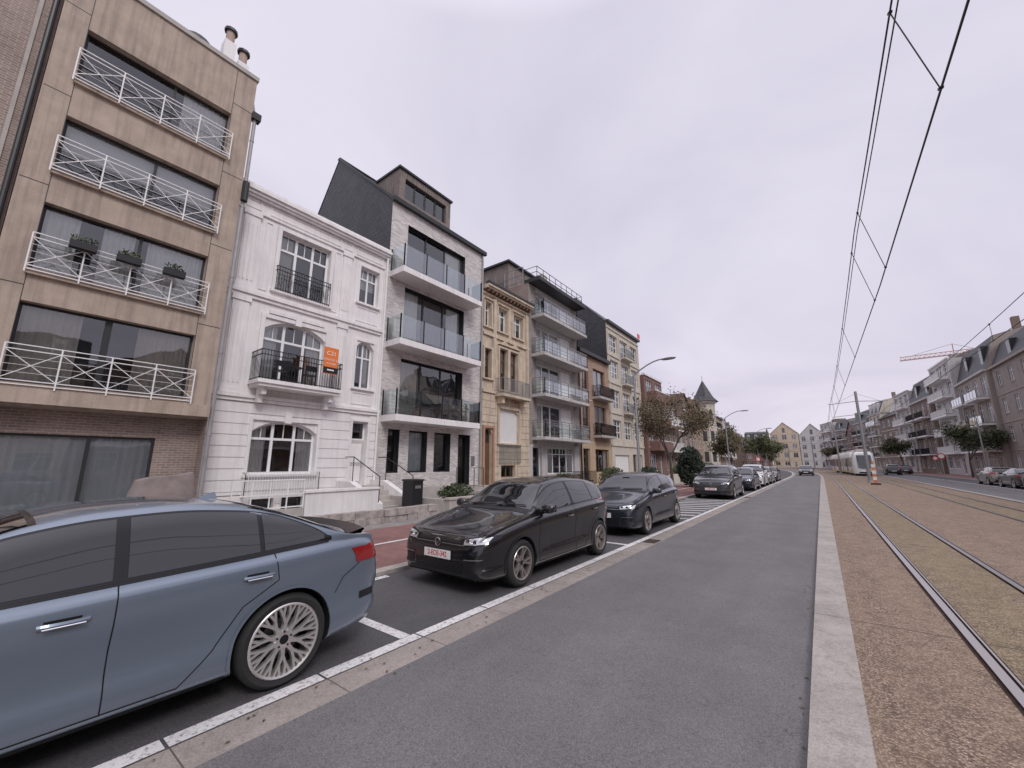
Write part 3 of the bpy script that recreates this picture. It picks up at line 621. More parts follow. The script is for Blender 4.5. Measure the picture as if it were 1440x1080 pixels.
def generic(name,x,y,rot,W,H,st,cols,wm,fm='upvc',roof='flat',g0=3.2,balc=None,depth=10,rm='slate',rh=3,ww=.5,tm=None,wm2=None,dorm=True):
    b=Bld(name,x,y,rot); w=b.p('walls'); fh=(H-g0)/(st-1) if st>1 else 3; cw=W/cols; ops=[]
    for k in range(st):
        z=0 if k==0 else g0+(k-1)*fh; h=g0 if k==0 else fh
        for c in range(cols):
            xa=cw*(c+.5-ww/2); xb=cw*(c+.5+ww/2)
            if k==0 and c==cols-1: ops.append((xa,xa+1.0,.2,min(2.5,h*.8)))
            else: ops.append((xa,xb,z+h*(.30 if not balc or k==0 else .12),z+h*.84))
    wall(w,0,W,0,H,ops,wm,rev=.15)
    if wm2: w.box(0,W,-.02,-.001,0,.8,wm2)
    wi=b.p('windows')
    for a,c,d0,e in ops:
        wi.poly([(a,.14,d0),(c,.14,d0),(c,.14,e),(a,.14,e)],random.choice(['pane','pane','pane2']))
        f=.06
        wi.box(a,a+f,.09,.135,d0,e,fm); wi.box(c-f,c,.09,.135,d0,e,fm); wi.box(a+f,c-f,.09,.135,e-f,e,fm); wi.box(a+f,c-f,.09,.135,d0,d0+f,fm)
        n=max(1,round((c-a)/.8))
        for i in range(1,n): xx=a+(c-a)*i/n; wi.box(xx-.03,xx+.03,.088,.133,d0+f,e-f,fm)
        wi.box(a+f,c-f,.092,.131,d0+(e-d0)*.7,d0+(e-d0)*.7+.05,fm)
        b.p('trim').box(a-.05,c+.05,-.06,.05,d0-.09,d0-.002,tm or 'conc')
    for k in range(1,st):
        z=g0+(k-1)*fh
        if not balc: b.p('trim').box(0,W,-.05,-.001,z-.08,z+.08,tm or 'conc')
        else:
            n=2 if W>11 else 1
            for j in range(n):
                x0=W/n*j+W/n*.1; x1=W/n*(j+1)-W/n*.1; bc=b.p('balconies'); bc.box(x0,x1,-1.1,0,z-.12,z+.08,'whitetrim' if balc!='brick' else wm)
                if balc=='brick': bc.box(x0,x1,-1.1,-1.0,z+.08,z+.9,wm); bc.box(x0,x0+.1,-1.0,0,z+.08,z+.9,wm); bc.box(x1-.1,x1,-1.0,0,z+.08,z+.9,wm); bc.box(x0-.03,x1+.03,-1.13,-.97,z+.9,z+.98,'whitetrim')
                elif balc=='glass':
                    bc.poly([(x0,-1.05,z+.1),(x1,-1.05,z+.1),(x1,-1.05,z+1.05),(x0,-1.05,z+1.05)],'rglass'); bars(bc,[(x0,0),(x0,-1.05),(x1,-1.05),(x1,0)],z+.08,z+1.08,1.2,'alu',.02,.03)
                else: bars(bc,[(x0,0),(x0,-1.05),(x1,-1.05),(x1,0)],z+.08,z+1.05,.16,'iron' if balc=='iron' else 'whitepaint',.015,.03)
    r=b.p('roof')
    if roof=='flat':
        body(b,W,H,depth,wm); r.box(-.0,W,-.12,.25,H,H+.22,tm or 'conc'); r.box(W*.2,W*.55,3,6,H,H+1.6,'clad'); r.box(W*.7,W*.7+.6,3,3.6,H,H+1.4,'brickB')
    elif roof=='mansard':
        body(b,W,H,depth,wm,top=False); r.box(-.05,W+.05,-.3,.1,H,H+.25,tm or 'conc')
        pr=[(0,H+.2),(1.1,H+rh*.8),(depth/2,H+rh),(depth,H)]
        for xx in (0,W): r.poly([(xx,p,z) for p,z in pr],wm)
        for (y0,z0),(y1,z1) in zip(pr[:-1],pr[1:]): r.poly([(-.03,y0,z0+.03),(W+.03,y0,z0+.03),(W+.03,y1,z1+.03),(-.03,y1,z1+.03)],rm)
        for c in range(cols):
            xa=cw*(c+.5)-.5
            if dorm: r.box(xa,xa+1.0,.15,1.4,H+.35,H+rh*.7,'whitetrim'); r.box(xa+.12,xa+.88,.14,.15,H+.5,H+rh*.6,'pane'); r.box(xa-.08,xa+1.08,.05,1.5,H+rh*.7,H+rh*.7+.1,'dark')
            elif c%2: r.box(xa,xa+1.1,.25,1.0,H+.7,H+rh*.62,'dark'); r.box(xa+.08,xa+1.02,.24,.25,H+.78,H+rh*.58,'pane')
        r.box(W-.7,W-.1,3,3.6,H,H+rh+1,'brickB')
    elif roof=='gable':
        body(b,W,H,depth,wm,top=False); r.box(-.05,W+.05,-.3,.05,H-.05,H+.12,'dark'); pr=[(-.2,H),(depth/2,H+rh),(depth,H)]
        for xx in (0,W): r.poly([(xx,p,z) for p,z in pr],wm)
        for (y0,z0),(y1,z1) in zip(pr[:-1],pr[1:]): r.poly([(-.03,y0,z0+.03),(W+.03,y0,z0+.03),(W+.03,y1,z1+.03),(-.03,y1,z1+.03)],rm)
        r.box(.1,.7,depth/2-.3,depth/2+.3,H+rh*.6,H+rh+.9,'brickR'); r.box(W*.4,W*.4+1.3,1.0,3,H+rh*.15,H+rh*.6,'whitetrim'); r.box(W*.4+.1,W*.4+1.2,.99,1.0,H+rh*.22,H+rh*.52,'pane')
    elif roof=='front':
        body(b,W,H,depth,wm,top=False); w.poly([(0,0,H),(W,0,H),(W/2,0,H+rh)],wm)
        r.poly([(-.2,-.25,H-.1),(W/2,-.25,H+rh+.1),(W/2,depth,H+rh+.1),(-.2,depth,H-.1)],rm); r.poly([(W+.2,-.25,H-.1),(W/2,-.25,H+rh+.1),(W/2,depth,H+rh+.1),(W+.2,depth,H-.1)],rm)
        w.box(W/2-.5,W/2+.5,-.02,-.004,H+.3,H+rh*.5,'pane'); w.box(W/2-.6,W/2+.6,-.05,-.021,H+.2,H+.3,'whitetrim')
    return b
def cx(Y): return -max(0,Y-60)**2*.001
def ang(Y): return math.degrees(math.atan(.002*max(0,Y-60)))
generic('red_brick_apartment_building',-14.6,43.5,90,6.3,11.4,4,2,'brickR',balc='brick',ww=.66,tm='whitetrim').done()
generic('red_brick_town_house',-15,49.9,90,6.6,9.6,3,3,'brickB',roof='gable',rm='tile',balc='white').done()
generic('brown_brick_town_house',-14.8,56.7,90,7.5,9.0,3,3,'brickB',roof='front',rm='tile',rh=2.6,tm='whitetrim').done()
generic('gabled_brick_town_house',-15,64.4,90,6.8,8.8,3,2,'brickO',roof='front',rm='tile',rh=2.8).done()
b=generic('white_turret_house',-15,71.6,90,8,10.2,3,3,'cream2',roof='mansard',rh=2.4,tm='whitetrim')
t=b.p('turret'); t.tube((1.6,-.4,0),(1.6,-.4,11.6),1.6,'cream2',8); t.tube((1.6,-.4,11.6),(1.6,-.4,11.85),1.9,'whitetrim',8); t.tube((1.6,-.4,11.85),(1.6,-.4,12.7),2.3,'slate',8,1.5); t.tube((1.6,-.4,12.7),(1.6,-.4,15.6),1.5,'slate',8,.04); t.tube((1.6,-.4,15.6),(1.6,-.4,16.4),.03,'iron',5)
for k in range(3):
    for a_ in range(8):
        A_=2*math.pi*(a_)/8; c_,s_=math.cos(A_),math.sin(A_); r_=1.6*math.cos(math.pi/8)+.02
        if s_<.5: 
            pc=Vector((1.6+c_*r_,-.4+s_*r_,0)); tn=Vector((-s_,c_,0))*.32
            t.poly([pc-tn+Vector((0,0,2+3.3*k)),pc+tn+Vector((0,0,2+3.3*k)),pc+tn+Vector((0,0,3.6+3.3*k)),pc-tn+Vector((0,0,3.6+3.3*k))],'pane')
b.done()
Y=80; rnd=random.Random(3)
styles=[('cream2','mansard'),('brickO','gable'),('lgrey','flat'),('brickG','gable'),('brickR','front'),('brickB','gable'),('taupe','flat'),('cream','mansard')]
i=0
while Y<200:
    wd=rnd.uniform(7,12); s_=styles[i%8]; h=rnd.uniform(8,13)
    generic(['corner_town_house','brick_terrace_house','apartment_block','plain_terrace_house'][i%4],-15+cx(Y),Y,90+ang(Y),wd,h,3 if h<10 else 4,3,s_[0],roof=s_[1],rm=rnd.choice(['tile','slate']),balc=rnd.choice([None,'white','iron']),rh=rnd.uniform(2.5,4)).done(); Y+=wd+.3; i+=1
X=-70; i=0
while X<70:
    wd=rnd.uniform(8,13); h=rnd.uniform(11,15.5); s_=styles[(i*3)%8]
    generic('distant_town_house',X,218+rnd.uniform(-5,5),0,wd,h,4,3,s_[0],roof=rnd.choice(['mansard','gable','front','mansard']),rm=rnd.choice(['tile','slate','slate']),rh=5).done(); X+=wd+.2; i+=1

# ------------------------------------------------------------ RIGHT ROW (facing -X)
Y=-14; i=0
while Y<47:
    wd=rnd.uniform(7,11); s_=styles[(i*5+2)%8]
    generic('terrace_house',17.4,Y+wd,-90,wd,rnd.uniform(9,14),4,3,s_[0],roof=s_[1],balc=rnd.choice([None,'white'])).done(); Y+=wd+.1; i+=1
generic('brick_mansard_building',17.4,Y+22,-90,22,12.6,4,6,'brickG',roof='mansard',rh=3.8,tm='taupe',ww=.34,dorm=False).done(); Y+=22.2
generic('rounded_balcony_building',17.0,Y+13,-90,13,12.6,4,4,'taupe',roof='mansard',rh=5.2,balc='glass',tm='lgrey',ww=.6,dorm=False).done(); Y+=13.2
generic('white_balcony_building',17.4+cx(Y+10),Y+10,-90+ang(Y),10,17.0,6,3,'lgrey',balc='white',tm='whitetrim',ww=.6).done(); Y+=10.2
generic('slate_roofed_apartment_building',17.0+cx(Y+12),Y+12,-90+ang(Y),12,12.5,4,4,'brickB',roof='mansard',rh=5,tm='lgrey',dorm=False,balc='iron').done(); Y+=12.3
cfg=[('lgrey','flat','white',15.5),('brickB','gable',None,12),('cream2','mansard','glass',13.5),('taupe','mansard','iron',12.5),('brickR','front',None,10),('brickG','mansard','iron',12)]
i=0
while Y<185:
    wd=rnd.uniform(8,13); s_=cfg[i%6]
    generic(['apartment_building','balcony_block'][i%2],17.4+cx(Y+wd)+rnd.uniform(-.6,.6),Y+wd,-90+ang(Y+wd),wd,s_[3],5 if s_[3]>13 else 4,3,s_[0],roof=s_[1],balc=s_[2],tm='lgrey',ww=.55,dorm=i%2==0,rh=4).done(); Y+=wd+.4; i+=1

# ------------------------------------------------------------ GROUND
gm=MB(); gm.poly([(-700,-300,0),(700,-300,0),(700,1200,0),(-700,1200,0)],'ground'); gm.make('ground')
def stations(y0,y1):
    ys=[]; y=y0
    while y<y1: ys.append(y); y+= 3 if y<60 else 5
    ys.append(y1); return ys
def ribbon(mb,xa,xb,z,y0,y1,mat,h=0,sm=None):
    ys=stations(y0,y1)
    for a,c in zip(ys[:-1],ys[1:]):
        p,q=cx(a),cx(c)
        mb.poly([(xa+p,a,z),(xb+p,a,z),(xb+q,c,z),(xa+q,c,z)],mat)
        if h:
            for x in (xa,xb): mb.poly([(x+p,a,z-h),(x+p,a,z),(x+q,c,z),(x+q,c,z-h)],sm or mat)
Y0,Y1=-30,210
m=MB(); ribbon(m,-3.05,-.26,.004,Y0,Y1,'asph'); m.make('road')
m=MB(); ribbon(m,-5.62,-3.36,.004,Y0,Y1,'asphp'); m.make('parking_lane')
m=MB(); ribbon(m,-3.36,-3.05,.0045,Y0,Y1,'gutter'); m.make('gutter')
m=MB(); ribbon(m,-.26,.05,.05,Y0,Y1,'kerbj',.05); m.make('kerb')
m=MB(); ribbon(m,-5.84,-5.62,.06,Y0,Y1,'kerbj',.06); m.make('pavement_kerb')
m=MB(); ribbon(m,-9.3,-5.84,.055,Y0,Y1,'redpave',.05); ribbon(m,-10.0,-9.3,.055,Y0,Y1,'greypave',.05); m.make('pavement')
m=MB(); ribbon(m,-14.9,-10.0,.045,Y0,Y1,'greypave',.04); m.make('forecourt_paving')
m=MB(); ribbon(m,.05,.88,.044,Y0,Y1,'agg'); ribbon(m,1.04,1.88,.044,Y0,Y1,'aggm'); ribbon(m,2.04,4.43,.044,Y0,Y1,'agg'); ribbon(m,4.59,5.43,.044,Y0,Y1,'aggm'); ribbon(m,5.59,6.6,.044,Y0,Y1,'agg'); m.make('tram_track_bed')
m=MB()
for x in (.96,1.96,4.51,5.51):
    ribbon(m,x-.08,x+.08,.02,Y0,Y1,'rust'); ribbon(m,x-.045,x+.025,.054,Y0,Y1,'rail',.04,'rust'); ribbon(m,x+.05,x+.068,.05,Y0,Y1,'rail',.03,'rust')
m.make('tram_rails')
m=MB(); ribbon(m,6.6,6.85,.09,Y0,Y1,'kerbj',.09); ribbon(m,12.6,12.8,.09,Y0,Y1,'kerbj',.09); m.make('far_kerb')
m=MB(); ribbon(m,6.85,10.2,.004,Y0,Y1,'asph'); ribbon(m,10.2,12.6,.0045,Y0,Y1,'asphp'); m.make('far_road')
m=MB(); ribbon(m,12.8,17.35,.085,Y0,Y1,'redpave',.08); m.make('far_pavement')
m=MB(); y=-6.
while y<200:
    n=.98; p=cx(y); q=cx(y+n); m.poly([(-3.50+p,y,.009),(-3.37+p,y,.009),(-3.37+q,y+n,.009),(-3.50+q,y+n,.009)],'line'); y+=1.0
for yy in (-2.6,2.82,8.62,13.7,21.6,27.6,33.4,39.6,45.5,51.5): m.poly([(-5.58,yy,.0095),(-3.505,yy,.0095),(-3.505,yy+.12,.0095),(-5.58,yy+.12,.0095)],'line')
for y0 in (2.94,8.74): m.poly([(-5.58,y0,.0095),(-5.46,y0,.0095),(-5.46,y0+1.2,.0095),(-5.58,y0+1.2,.0095)],'line')
for yy in (6.2,11.9): m.poly([(-5.58,yy,.0095),(-5.46,yy,.0095),(-5.46,yy+1.5,.0095),(-5.58,yy+1.5,.0095)],'line')
for k in range(9):
    yy=14.2+k*.82; m.poly([(-5.4,yy,.0095),(-3.55,yy+.5,.0095),(-3.55,yy+.72,.0095),(-5.4,yy+.22,.0095)],'line')
ribbon(m,10.2,10.32,.009,0,150,'line')
m.poly([(-7.6,3.2,.059),(-7.5,3.2,.059),(-7.5,93.2,.059),(-7.6,93.2,.059)],'line')
m.make('road_markings')
m=MB()
for yy in (9.2,24.,40.):
    m.box(-3.34,-3.08,yy,yy+.45,.0,.011,'iron')
    for k in range(6): m.box(-3.32,-3.10,yy+.03+k*.07,yy+.06+k*.07,.011,.014,'rust')
m.make('gully_grate')
m=MB(); rr=random.Random(11)
for _ in range(1100):
    k=rr.random(); y=rr.uniform(-1,40)
    if k<.3: x=rr.gauss(-3.2,.08); z=.012
    elif k<.6: x=-5.6+abs(rr.gauss(0,.15)); z=.013
    elif k<.8: x=rr.uniform(-10,-5.9); z=.063
    else: x=rr.gauss(-.33,.05); z=.012
    s=rr.uniform(.008,.022); a=rr.uniform(0,6.28); c_,s_=math.cos(a)*s,math.sin(a)*s; h=rr.uniform(0,.006)
    m.poly([(x-c_,y-s_,z),(x+s_*.6,y-c_*.6,z+h),(x+c_,y+s_,z),(x-s_*.6,y+c_*.6,z+h)],rr.choice(['leafb','leafo','bark']))
m.make('fallen_leaves')

# ------------------------------------------------------------ front yards
m=MB()
rr=random.Random(2)
for row,z in ((0,0),(1,.19)):
    y=5.0+row*.15
    while y<9.2:
        l=rr.uniform(.25,.5); m.box(-10.3+rr.uniform(0,.04),-10.02+rr.uniform(-.04,.03),y+.008,y+l-.008,z+.04,z+.215+rr.uniform(.0,.02),'stone'); y+=l
m.make('low_stone_wall')
m=MB(); m.box(-10.3,-10.1,9.9,14.6,.04,.5,'conc'); m.box(-10.34,-10.06,9.86,14.64,.5,.56,'kerb'); m.box(-14.9,-10.31,9.9,10.1,.04,.5,'conc')
m.make('concrete_garden_wall')
m=MB(); m.box(-10.3,-10.1,17,21.4,.04,.6,'cream'); bars(m,[(-10.2,17),(-10.2,21.4)],.6,1.3,.12,'iron',.01,.02); m.make('garden_railing')
m=MB(); m.box(-10.35,-10.1,22,28,.04,.7,'brickB'); m.box(-10.35,-10.1,34.9,38,.04,.8,'cream2'); m.make('brick_garden_wall')
m=MB(); m.box(-11.9,-11.35,9.35,9.8,.04,1.1,'blk'); m.box(-11.93,-11.32,9.32,9.83,1.1,1.16,'dark'); m.box(-11.345,-11.34,9.45,9.7,.85,.95,'alu'); m.make('black_bin_cabinet')
def bush(name,x,y,z,r,n,mat,size=.07):
    m=MB(); leaves(m,(x,y,z),r,n,size,mat,.2); leaves(m,(x+r[0]*.3,y-r[1]*.3,z+r[2]*.3),(r[0]*.6,r[1]*.6,r[2]*.6),n//2,size,mat,.2); m.tube((x,y,0),(x,y,z),.04,'bark'); m.make(name)
bush('garden_shrub',-11.5,11.6,.55,(.5,.9,.4),700,'leafg',.06); bush('garden_shrub',-11.2,19.5,.7,(.6,1.2,.5),800,'leafo',.06)
bush('garden_shrub',-11.,25.5,.9,(.6,1.6,.6),900,'leafg',.07); bush('hedge',-10.6,31.5,.8,(.5,2.4,.7),1400,'leafd',.07); bush('garden_shrub',-10.9,41,.9,(.6,2.,.8),900,'leafg',.08)
bush('conifer_shrub',-7.6,31.5,1.5,(.95,.95,1.5),2600,'leafd',.09); bush('hedge',-10.6,52,.9,(.6,5,.9),2200,'leafg',.1)
m=MB(); vs=[];nz=9;nx=24
for k in range(nz):
    t=k/(nz-1); z=.06+t*1.38
    for i in range(nx):
        a=2*math.pi*i/nx; ca,sa=math.cos(a),math.sin(a); e=.45
        px=math.copysign(abs(ca)**e,ca); py=math.copysign(abs(sa)**e,sa)
        rr=(1.-.12*t if t<.8 else 1-.12*t-.35*(t-.8)*5*.3)*(1+.05*math.sin(7*a)*(1-t)+random.uniform(-.02,.02))
        vs.append((-11+px*.34*rr,2.5+py*.58*rr,z+(.08*math.sin(a*1.0) if t>.8 else 0)))
fs=[(k*nx+i,k*nx+(i+1)%nx,(k+1)*nx+(i+1)%nx,(k+1)*nx+i) for k in range(nz-1) for i in range(nx)]+[tuple((nz-1)*nx+i for i in range(nx))]
m.faces(vs,fs,'cover'); m.make('covered_barbecue',smooth=60)
def bike(x,y,r):
    e=empty('bicycle',(x,y,.05),r); m=MB()
    for c in (-.52,.52):
        pts=[(c+.33*math.cos(a),0,.33+.33*math.sin(a)) for a in [2*math.pi*i/20 for i in range(21)]]; m.path(pts,.016,'blk',5)
        for i in range(8): a=math.pi*i/8; m.tube((c-.33*math.cos(a),0,.33-.33*math.sin(a)),(c+.33*math.cos(a),0,.33+.33*math.sin(a)),.003,'alu',3)
    for p,q in (((-.52,0,.33),(-.05,0,.3)),((-.52,0,.33),(-.15,0,.82)),((-.05,0,.3),(-.2,0,.92)),((-.05,0,.3),(.36,0,.78)),((-.16,0,.8),(.34,0,.86)),((.52,0,.33),(.33,0,1.0))): m.tube(p,q,.018,'iron',6)
    m.box(-.32,-.1,-.06,.06,.92,.97,'blk'); m.tube((.3,-.28,1.02),(.3,.28,1.02),.014,'iron'); m.make('frame_and_wheels',e)
bike(-12.2,23.6,1.2); bike(-12.4,27.2,1.5); bike(-11.6,28.4,1.7)

# ------------------------------------------------------------ trees
def tree(name,x,y,h,cr,mats,nl,size=.09,seed=1,trunk=.12):
    rnd=random.Random(seed); e=empty(name,(x,y,0)); t=MB(); l=MB(); ends=[]
    def br(p,d,L,r,k):
        q=p+d*L; t.tube(p,q,r,'bark',7 if k<2 else 5,r*.68,cap=False)
        if k>=4: ends.append(q); return
        if k>=2: ends.append(q)
        for i in range(3 if k<3 else 2):
            dd=(d+Vector((rnd.gauss(0,.55),rnd.gauss(0,.55),rnd.gauss(.12,.3)))).normalized()
            br(q,dd,L*rnd.uniform(.6,.85),r*.62,k+1)
    br(Vector((0,0,0)),Vector((rnd.uniform(-.04,.04),rnd.uniform(-.04,.04),1)).normalized(),h*.36,trunk,0)
    mx=max(v[2] for v in t.v); s=h/mx*.94; 
    wx=max(math.hypot(v[0],v[1]) for v in t.v); sx=min(1.3,cr/wx)
    def T(v): 
        k=min(1,v[2]/(h*.36)); kk=1+(sx-1)*k; return (v[0]*kk,v[1]*kk,v[2]*s)
    t.v=[T(v) for v in t.v]; ends=[Vector(T(v)) for v in ends]
    per=max(1,nl//len(ends))
    for q in ends:
        R=rnd.uniform(.25,.55)*cr/2.2; n=int(per*rnd.uniform(.2,1.8))
        for _ in range(n):
            p=q+Vector((rnd.gauss(0,R*.6),rnd.gauss(0,R*.6),rnd.gauss(0,R*.5))); a=Vector((rnd.gauss(0,1),rnd.gauss(0,1),rnd.gauss(0,1))).normalized(); bb=a.orthogonal().normalized(); sz=size*rnd.uniform(.6,1.3)
            l.poly([p-a*sz,p+bb*sz*.6,p+a*sz,p-bb*sz*.6],mats[0] if rnd.random()<.65 else mats[1])
    t.make('trunk_and_limbs',e,smooth=50); l.make('foliage',e)
tree('street_tree',-7.2,25.4,6.3,3.0,('leafb','leafo'),8500,.06,3)
tree('street_tree',-7.5,48,5.6,2.4,('leafo','leafb'),4500,.10,5)
tree('street_tree',-7.2,70,6.0,2.6,('leafo','leafg'),4500,.13,6)
tree('street_tree',-7.8,92,6.0,2.6,('leafg','leafo'),3000,.16,8)
tree('street_tree',14.2,72,6.2,3.2,('leafg','leafo'),5000,.14,9)
tree('street_tree',12.3,106,6.5,3,('leafg','leafb'),3000,.18,10)
tree('street_tree',-12,122,6.5,3,('leafo','leafb'),3000,.18,11)
tree('street_tree',2.5,150,6.5,3.2,('leafb','leafg'),3000,.2,14)

# ------------------------------------------------------------ street furniture
def lamp(x,y,side=1):
    e=empty('street_lamp',(x,y,0)); m=MB()
    m.tube((0,0,0),(0,0,1.1),.09,'galv',12); m.tube((0,0,1.1),(0,0,6.2),.075,'galv',12,.05)
    pts=[(0,0,6.2)]+[(side*1.5*t,0,6.2+.62*math.sin(t*math.pi/2)) for t in (.15,.3,.5,.7,.85,1)]
    m.path(pts,.035,'galv',8); m.make('pole',e,smooth=40)
    h=MB(); h.lathe([(0,.0),(0,.14),(.06,.17),(.1,.1),(.12,0)],'galv',Matrix.Translation((side*1.78,0,6.75))@Matrix.Diagonal((2.2,.9,1,1)),16); h.make('lamp_head',e,smooth=40)
for yy in (20.,45.,70.,95.,120.): lamp(-7.2+cx(yy),yy)
for yy in (60.,90.,120.): lamp(12.9+cx(yy),yy,-1)
def catpole(y):
    x=3.25+cx(y); e=empty('tram_catenary_pole',(x,y,0)); m=MB()
    m.tube((0,0,0),(0,0,.3),.2,'conc',12); m.tube((0,0,.3),(0,0,8.2),.14,'galv',12,.1)
    for s in (-1,1):
        m.tube((0,0,7.3),(s*2.1,0,7.15),.03,'galv',8); m.tube((0,0,6.1),(s*1.9,0,5.95),.025,'galv',8); m.tube((0,0,8.0),(s*1.6,0,7.2),.012,'galv',5); m.tube((s*1.75,0,7.15),(s*1.75,0,5.75),.012,'galv',5)
    m.make('pole_and_arms',e,smooth=40)
for y in (-24,48,88,128,168): catpole(y)
PY=[-24,12,48,88,128,168,205]
m=MB()
for tx,mo,hh,sg in ((1.46,-.18,7.15,.32),(5.0,.05,6.5,.3)):
    for a,c in zip(PY[:-1],PY[1:]):
        n=10
        def mp(t): 
            y=a+(c-a)*t; return Vector((tx+mo+cx(y),y,hh-sg*4*t*(1-t)))
        def cp(t):
            y=a+(c-a)*t; return Vector((tx+cx(y)+(.1*(1-2*t) if PY.index(a)%2 else -.1*(1-2*t)),y,5.72))
        for i in range(n):
            t0,t1=i/n,(i+1)/n
            m.tube(mp(t0),mp(t1),.011,'iron',5,cap=False)
            if tx<2: m.tube(mp(t0)+Vector((.06,0,.0)),mp(t1)+Vector((.06,0,.0)),.009,'iron',5,cap=False)
            m.tube(cp(t0),cp(t1),.012,'iron',5,cap=False)
        for t in ((.03,.22,.42,.62,.82) if a!=-24 else (.02,.25,.5,.827,.97)):
            m.tube(mp(t),cp(t),.007,'iron',4,cap=False); q=cp(t); m.tube(q-Vector((0,.03,0)),q+Vector((0,.03,.03)),.022,'iron',6); q=mp(t); m.tube(q-Vector((0,.03,.02)),q+Vector((0,.03,.02)),.022,'iron',6)
m.make('overhead_tram_wires')
e=empty('striped_traffic_bollard',(3.3,44,0)); m=MB(); m.box(-.3,.3,-.2,.2,.04,.16,'blk')
for k in range(6): m.box(-.12,.12,-.05,.05,.16+k*.25,.41+k*.25,'orangep' if k%2==0 else 'whitepaint')
m.tube((0,0,1.66),(0,0,1.9),.08,'orangep',10); m.make('beacon',e)
def sign(name,x,y,h):
    e=empty(name,(x,y,0)); m=MB(); m.tube((0,0,0),(0,0,h),.035,'galv',8)
    T=Matrix.Translation((0,-.05,h-.35))@Matrix.Rotation(math.pi/2,4,'X')
    m.lathe([(0,.0),(0,.3),(.01,.3),(.012,0)],'red',T,24); m.lathe([(.014,0),(.014,.21)],'whitepaint',T,24); m.make('sign',e)
sign('traffic_sign',9.9,60,2.8); sign('traffic_sign',12.9,82,2.8); sign('traffic_sign',-6.3,60,2.6)
e=empty('construction_crane',(33,160,0)); m=MB()
for a in (-.8,.8):
    for c in (-.8,.8): m.tube((a,c,0),(a,c,31),.07,'cranep',4)
for k in range(15):
    z=k*2; m.tube((-.8,-.8,z),(.8,-.8,z+2),.05,'cranep',4); m.tube((-.8,.8,z+2),(-.8,-.8,z),.05,'cranep',4); m.tube((.8,-.8,z),(-.8,-.8,z),.05,'cranep',4)
m.box(-1,1,-1,1,29.5,31.5,'grey'); m.tube((0,0,31),(0,0,34.5),.1,'cranep',4)
for zz,yy in ((31.5,-.6),(31.5,.6),(32.5,0)): m.tube((-11,yy,zz-.2),(4,yy,zz),.09,'cranep',4)
for k in range(15):
    x=-11+k; m.tube((x,-.6,31.4),(x+.5,0,32.4),.06,'cranep',4); m.tube((x+.5,0,32.4),(x+1,-.6,31.4),.06,'lgrey',4)
m.tube((0,0,34.5),(-8,0,32.5),.04,'dark',4); m.tube((0,0,34.5),(4,0,32.5),.04,'dark',4); m.box(3,4.4,-.8,.8,30.3,31.3,'conc'); m.make('mast_and_jib',e)

# ------------------------------------------------------------ TRAM
def tram():
    e=empty('tram',(0,0,0)); m=MB(); gl=MB()
    yy=74.
    body_m=pmat('tram_white',(.76,.76,.74),.3,var=.03,coat=.5); yel=pmat('tram_yellow',(.62,.45,.05),.35,var=.03)
    for i in range(5):
        L=6.2; xa=4.95+cx(yy); xb=4.95+cx(yy+L); d=Vector((xb-xa,L,0)).normalized(); nn=Vector((d.y,-d.x,0)); o=Vector((xa,yy,0))
        def P(l,s,z): return o+d*l+nn*s+Vector((0,0,z))
        sec=[(-1.2,.35),(-1.25,1.0),(-1.22,2.2),(-1.12,3.1),(-.9,3.4),(.9,3.4),(1.12,3.1),(1.22,2.2),(1.25,1.0),(1.2,.35)]
        if i==0: st=[(0,.62,.9),(.12,.82,.95),(.45,.96,.985),(1.0,1,1),(L-.1,1,1)]
        else: st=[(.1,1,1),(L-.1,1,1)]
        vs=[];fs=[];k=len(sec)
        for l,wf,hf in st:
            for s_,z in sec:
                rake=(z-1.0)*.28 if (i==0 and l<1 and z>1.0) else 0
                vs.append(P(l+rake,s_*wf,.35+(z-.35)*hf))
        for a in range(len(st)-1): fs+=[(a*k+q,a*k+(q+1)%k,(a+1)*k+(q+1)%k,(a+1)*k+q) for q in range(k)]
        fs+=[tuple(range(k)),tuple(range((len(st)-1)*k,len(st)*k))]
        m.faces(vs,fs,body_m)
        l0=1.3 if i==0 else .3
        for s_ in (-1,1):
            nW=4
            for q in range(nW):
                a=l0+(L-.3-l0)*q/nW+.05; c=l0+(L-.3-l0)*(q+1)/nW-.05; lo=1.25 if q!=1 else .45
                gl.poly([P(a,s_*1.262,lo),P(c,s_*1.262,lo),P(c,s_*1.225,2.55),P(a,s_*1.225,2.55)],'pane')
            m.poly([P(l0,s_*1.268,.45),P(L-.2,s_*1.268,.45),P(L-.2,s_*1.268,.62),P(l0,s_*1.268,.62)],yel)
        m.box(*[v for v in (o.x-.6,o.x+.6,o.y+1.5,o.y+4.5,3.4,3.75)],'lgrey')
        if i==0:
            gl.poly([P(-.06,-.74,1.12),P(-.06,.74,1.12),P(.40,.80,2.85),P(.40,-.80,2.85)],'pane')
            for s_ in (-.6,.6): m.tube(P(-.04,s_,.85),P(.06,s_,.85),.11,'whitepaint',10)
            m.poly([P(-.02,-.7,.4),P(-.02,.7,.4),P(-.02,.7,.6),P(-.02,-.7,.6)],'blk')
        if i<4: m.box(o.x+d.x*L-1.05,o.x+d.x*L+1.05,yy+L-.12,yy+L+.12,.5,3.2,'blk')
        if i==1: m.path([tuple(P(2,0,3.7)),tuple(P(3.6,0,4.6)),tuple(P(2.4,0,5.65))],.04,'dark'); m.tube(P(2.4,-.7,5.68),P(2.4,.7,5.68),.03,'dark')
        m.box(o.x+cx(yy+3)-cx(yy)-1.0,o.x+cx(yy+3)-cx(yy)+1.0,yy+1.8,yy+4.2,.05,.36,'blk')
        yy+=L+.05
    m.make('body_shell',e,smooth=35); gl.make('windows',e)
tram()

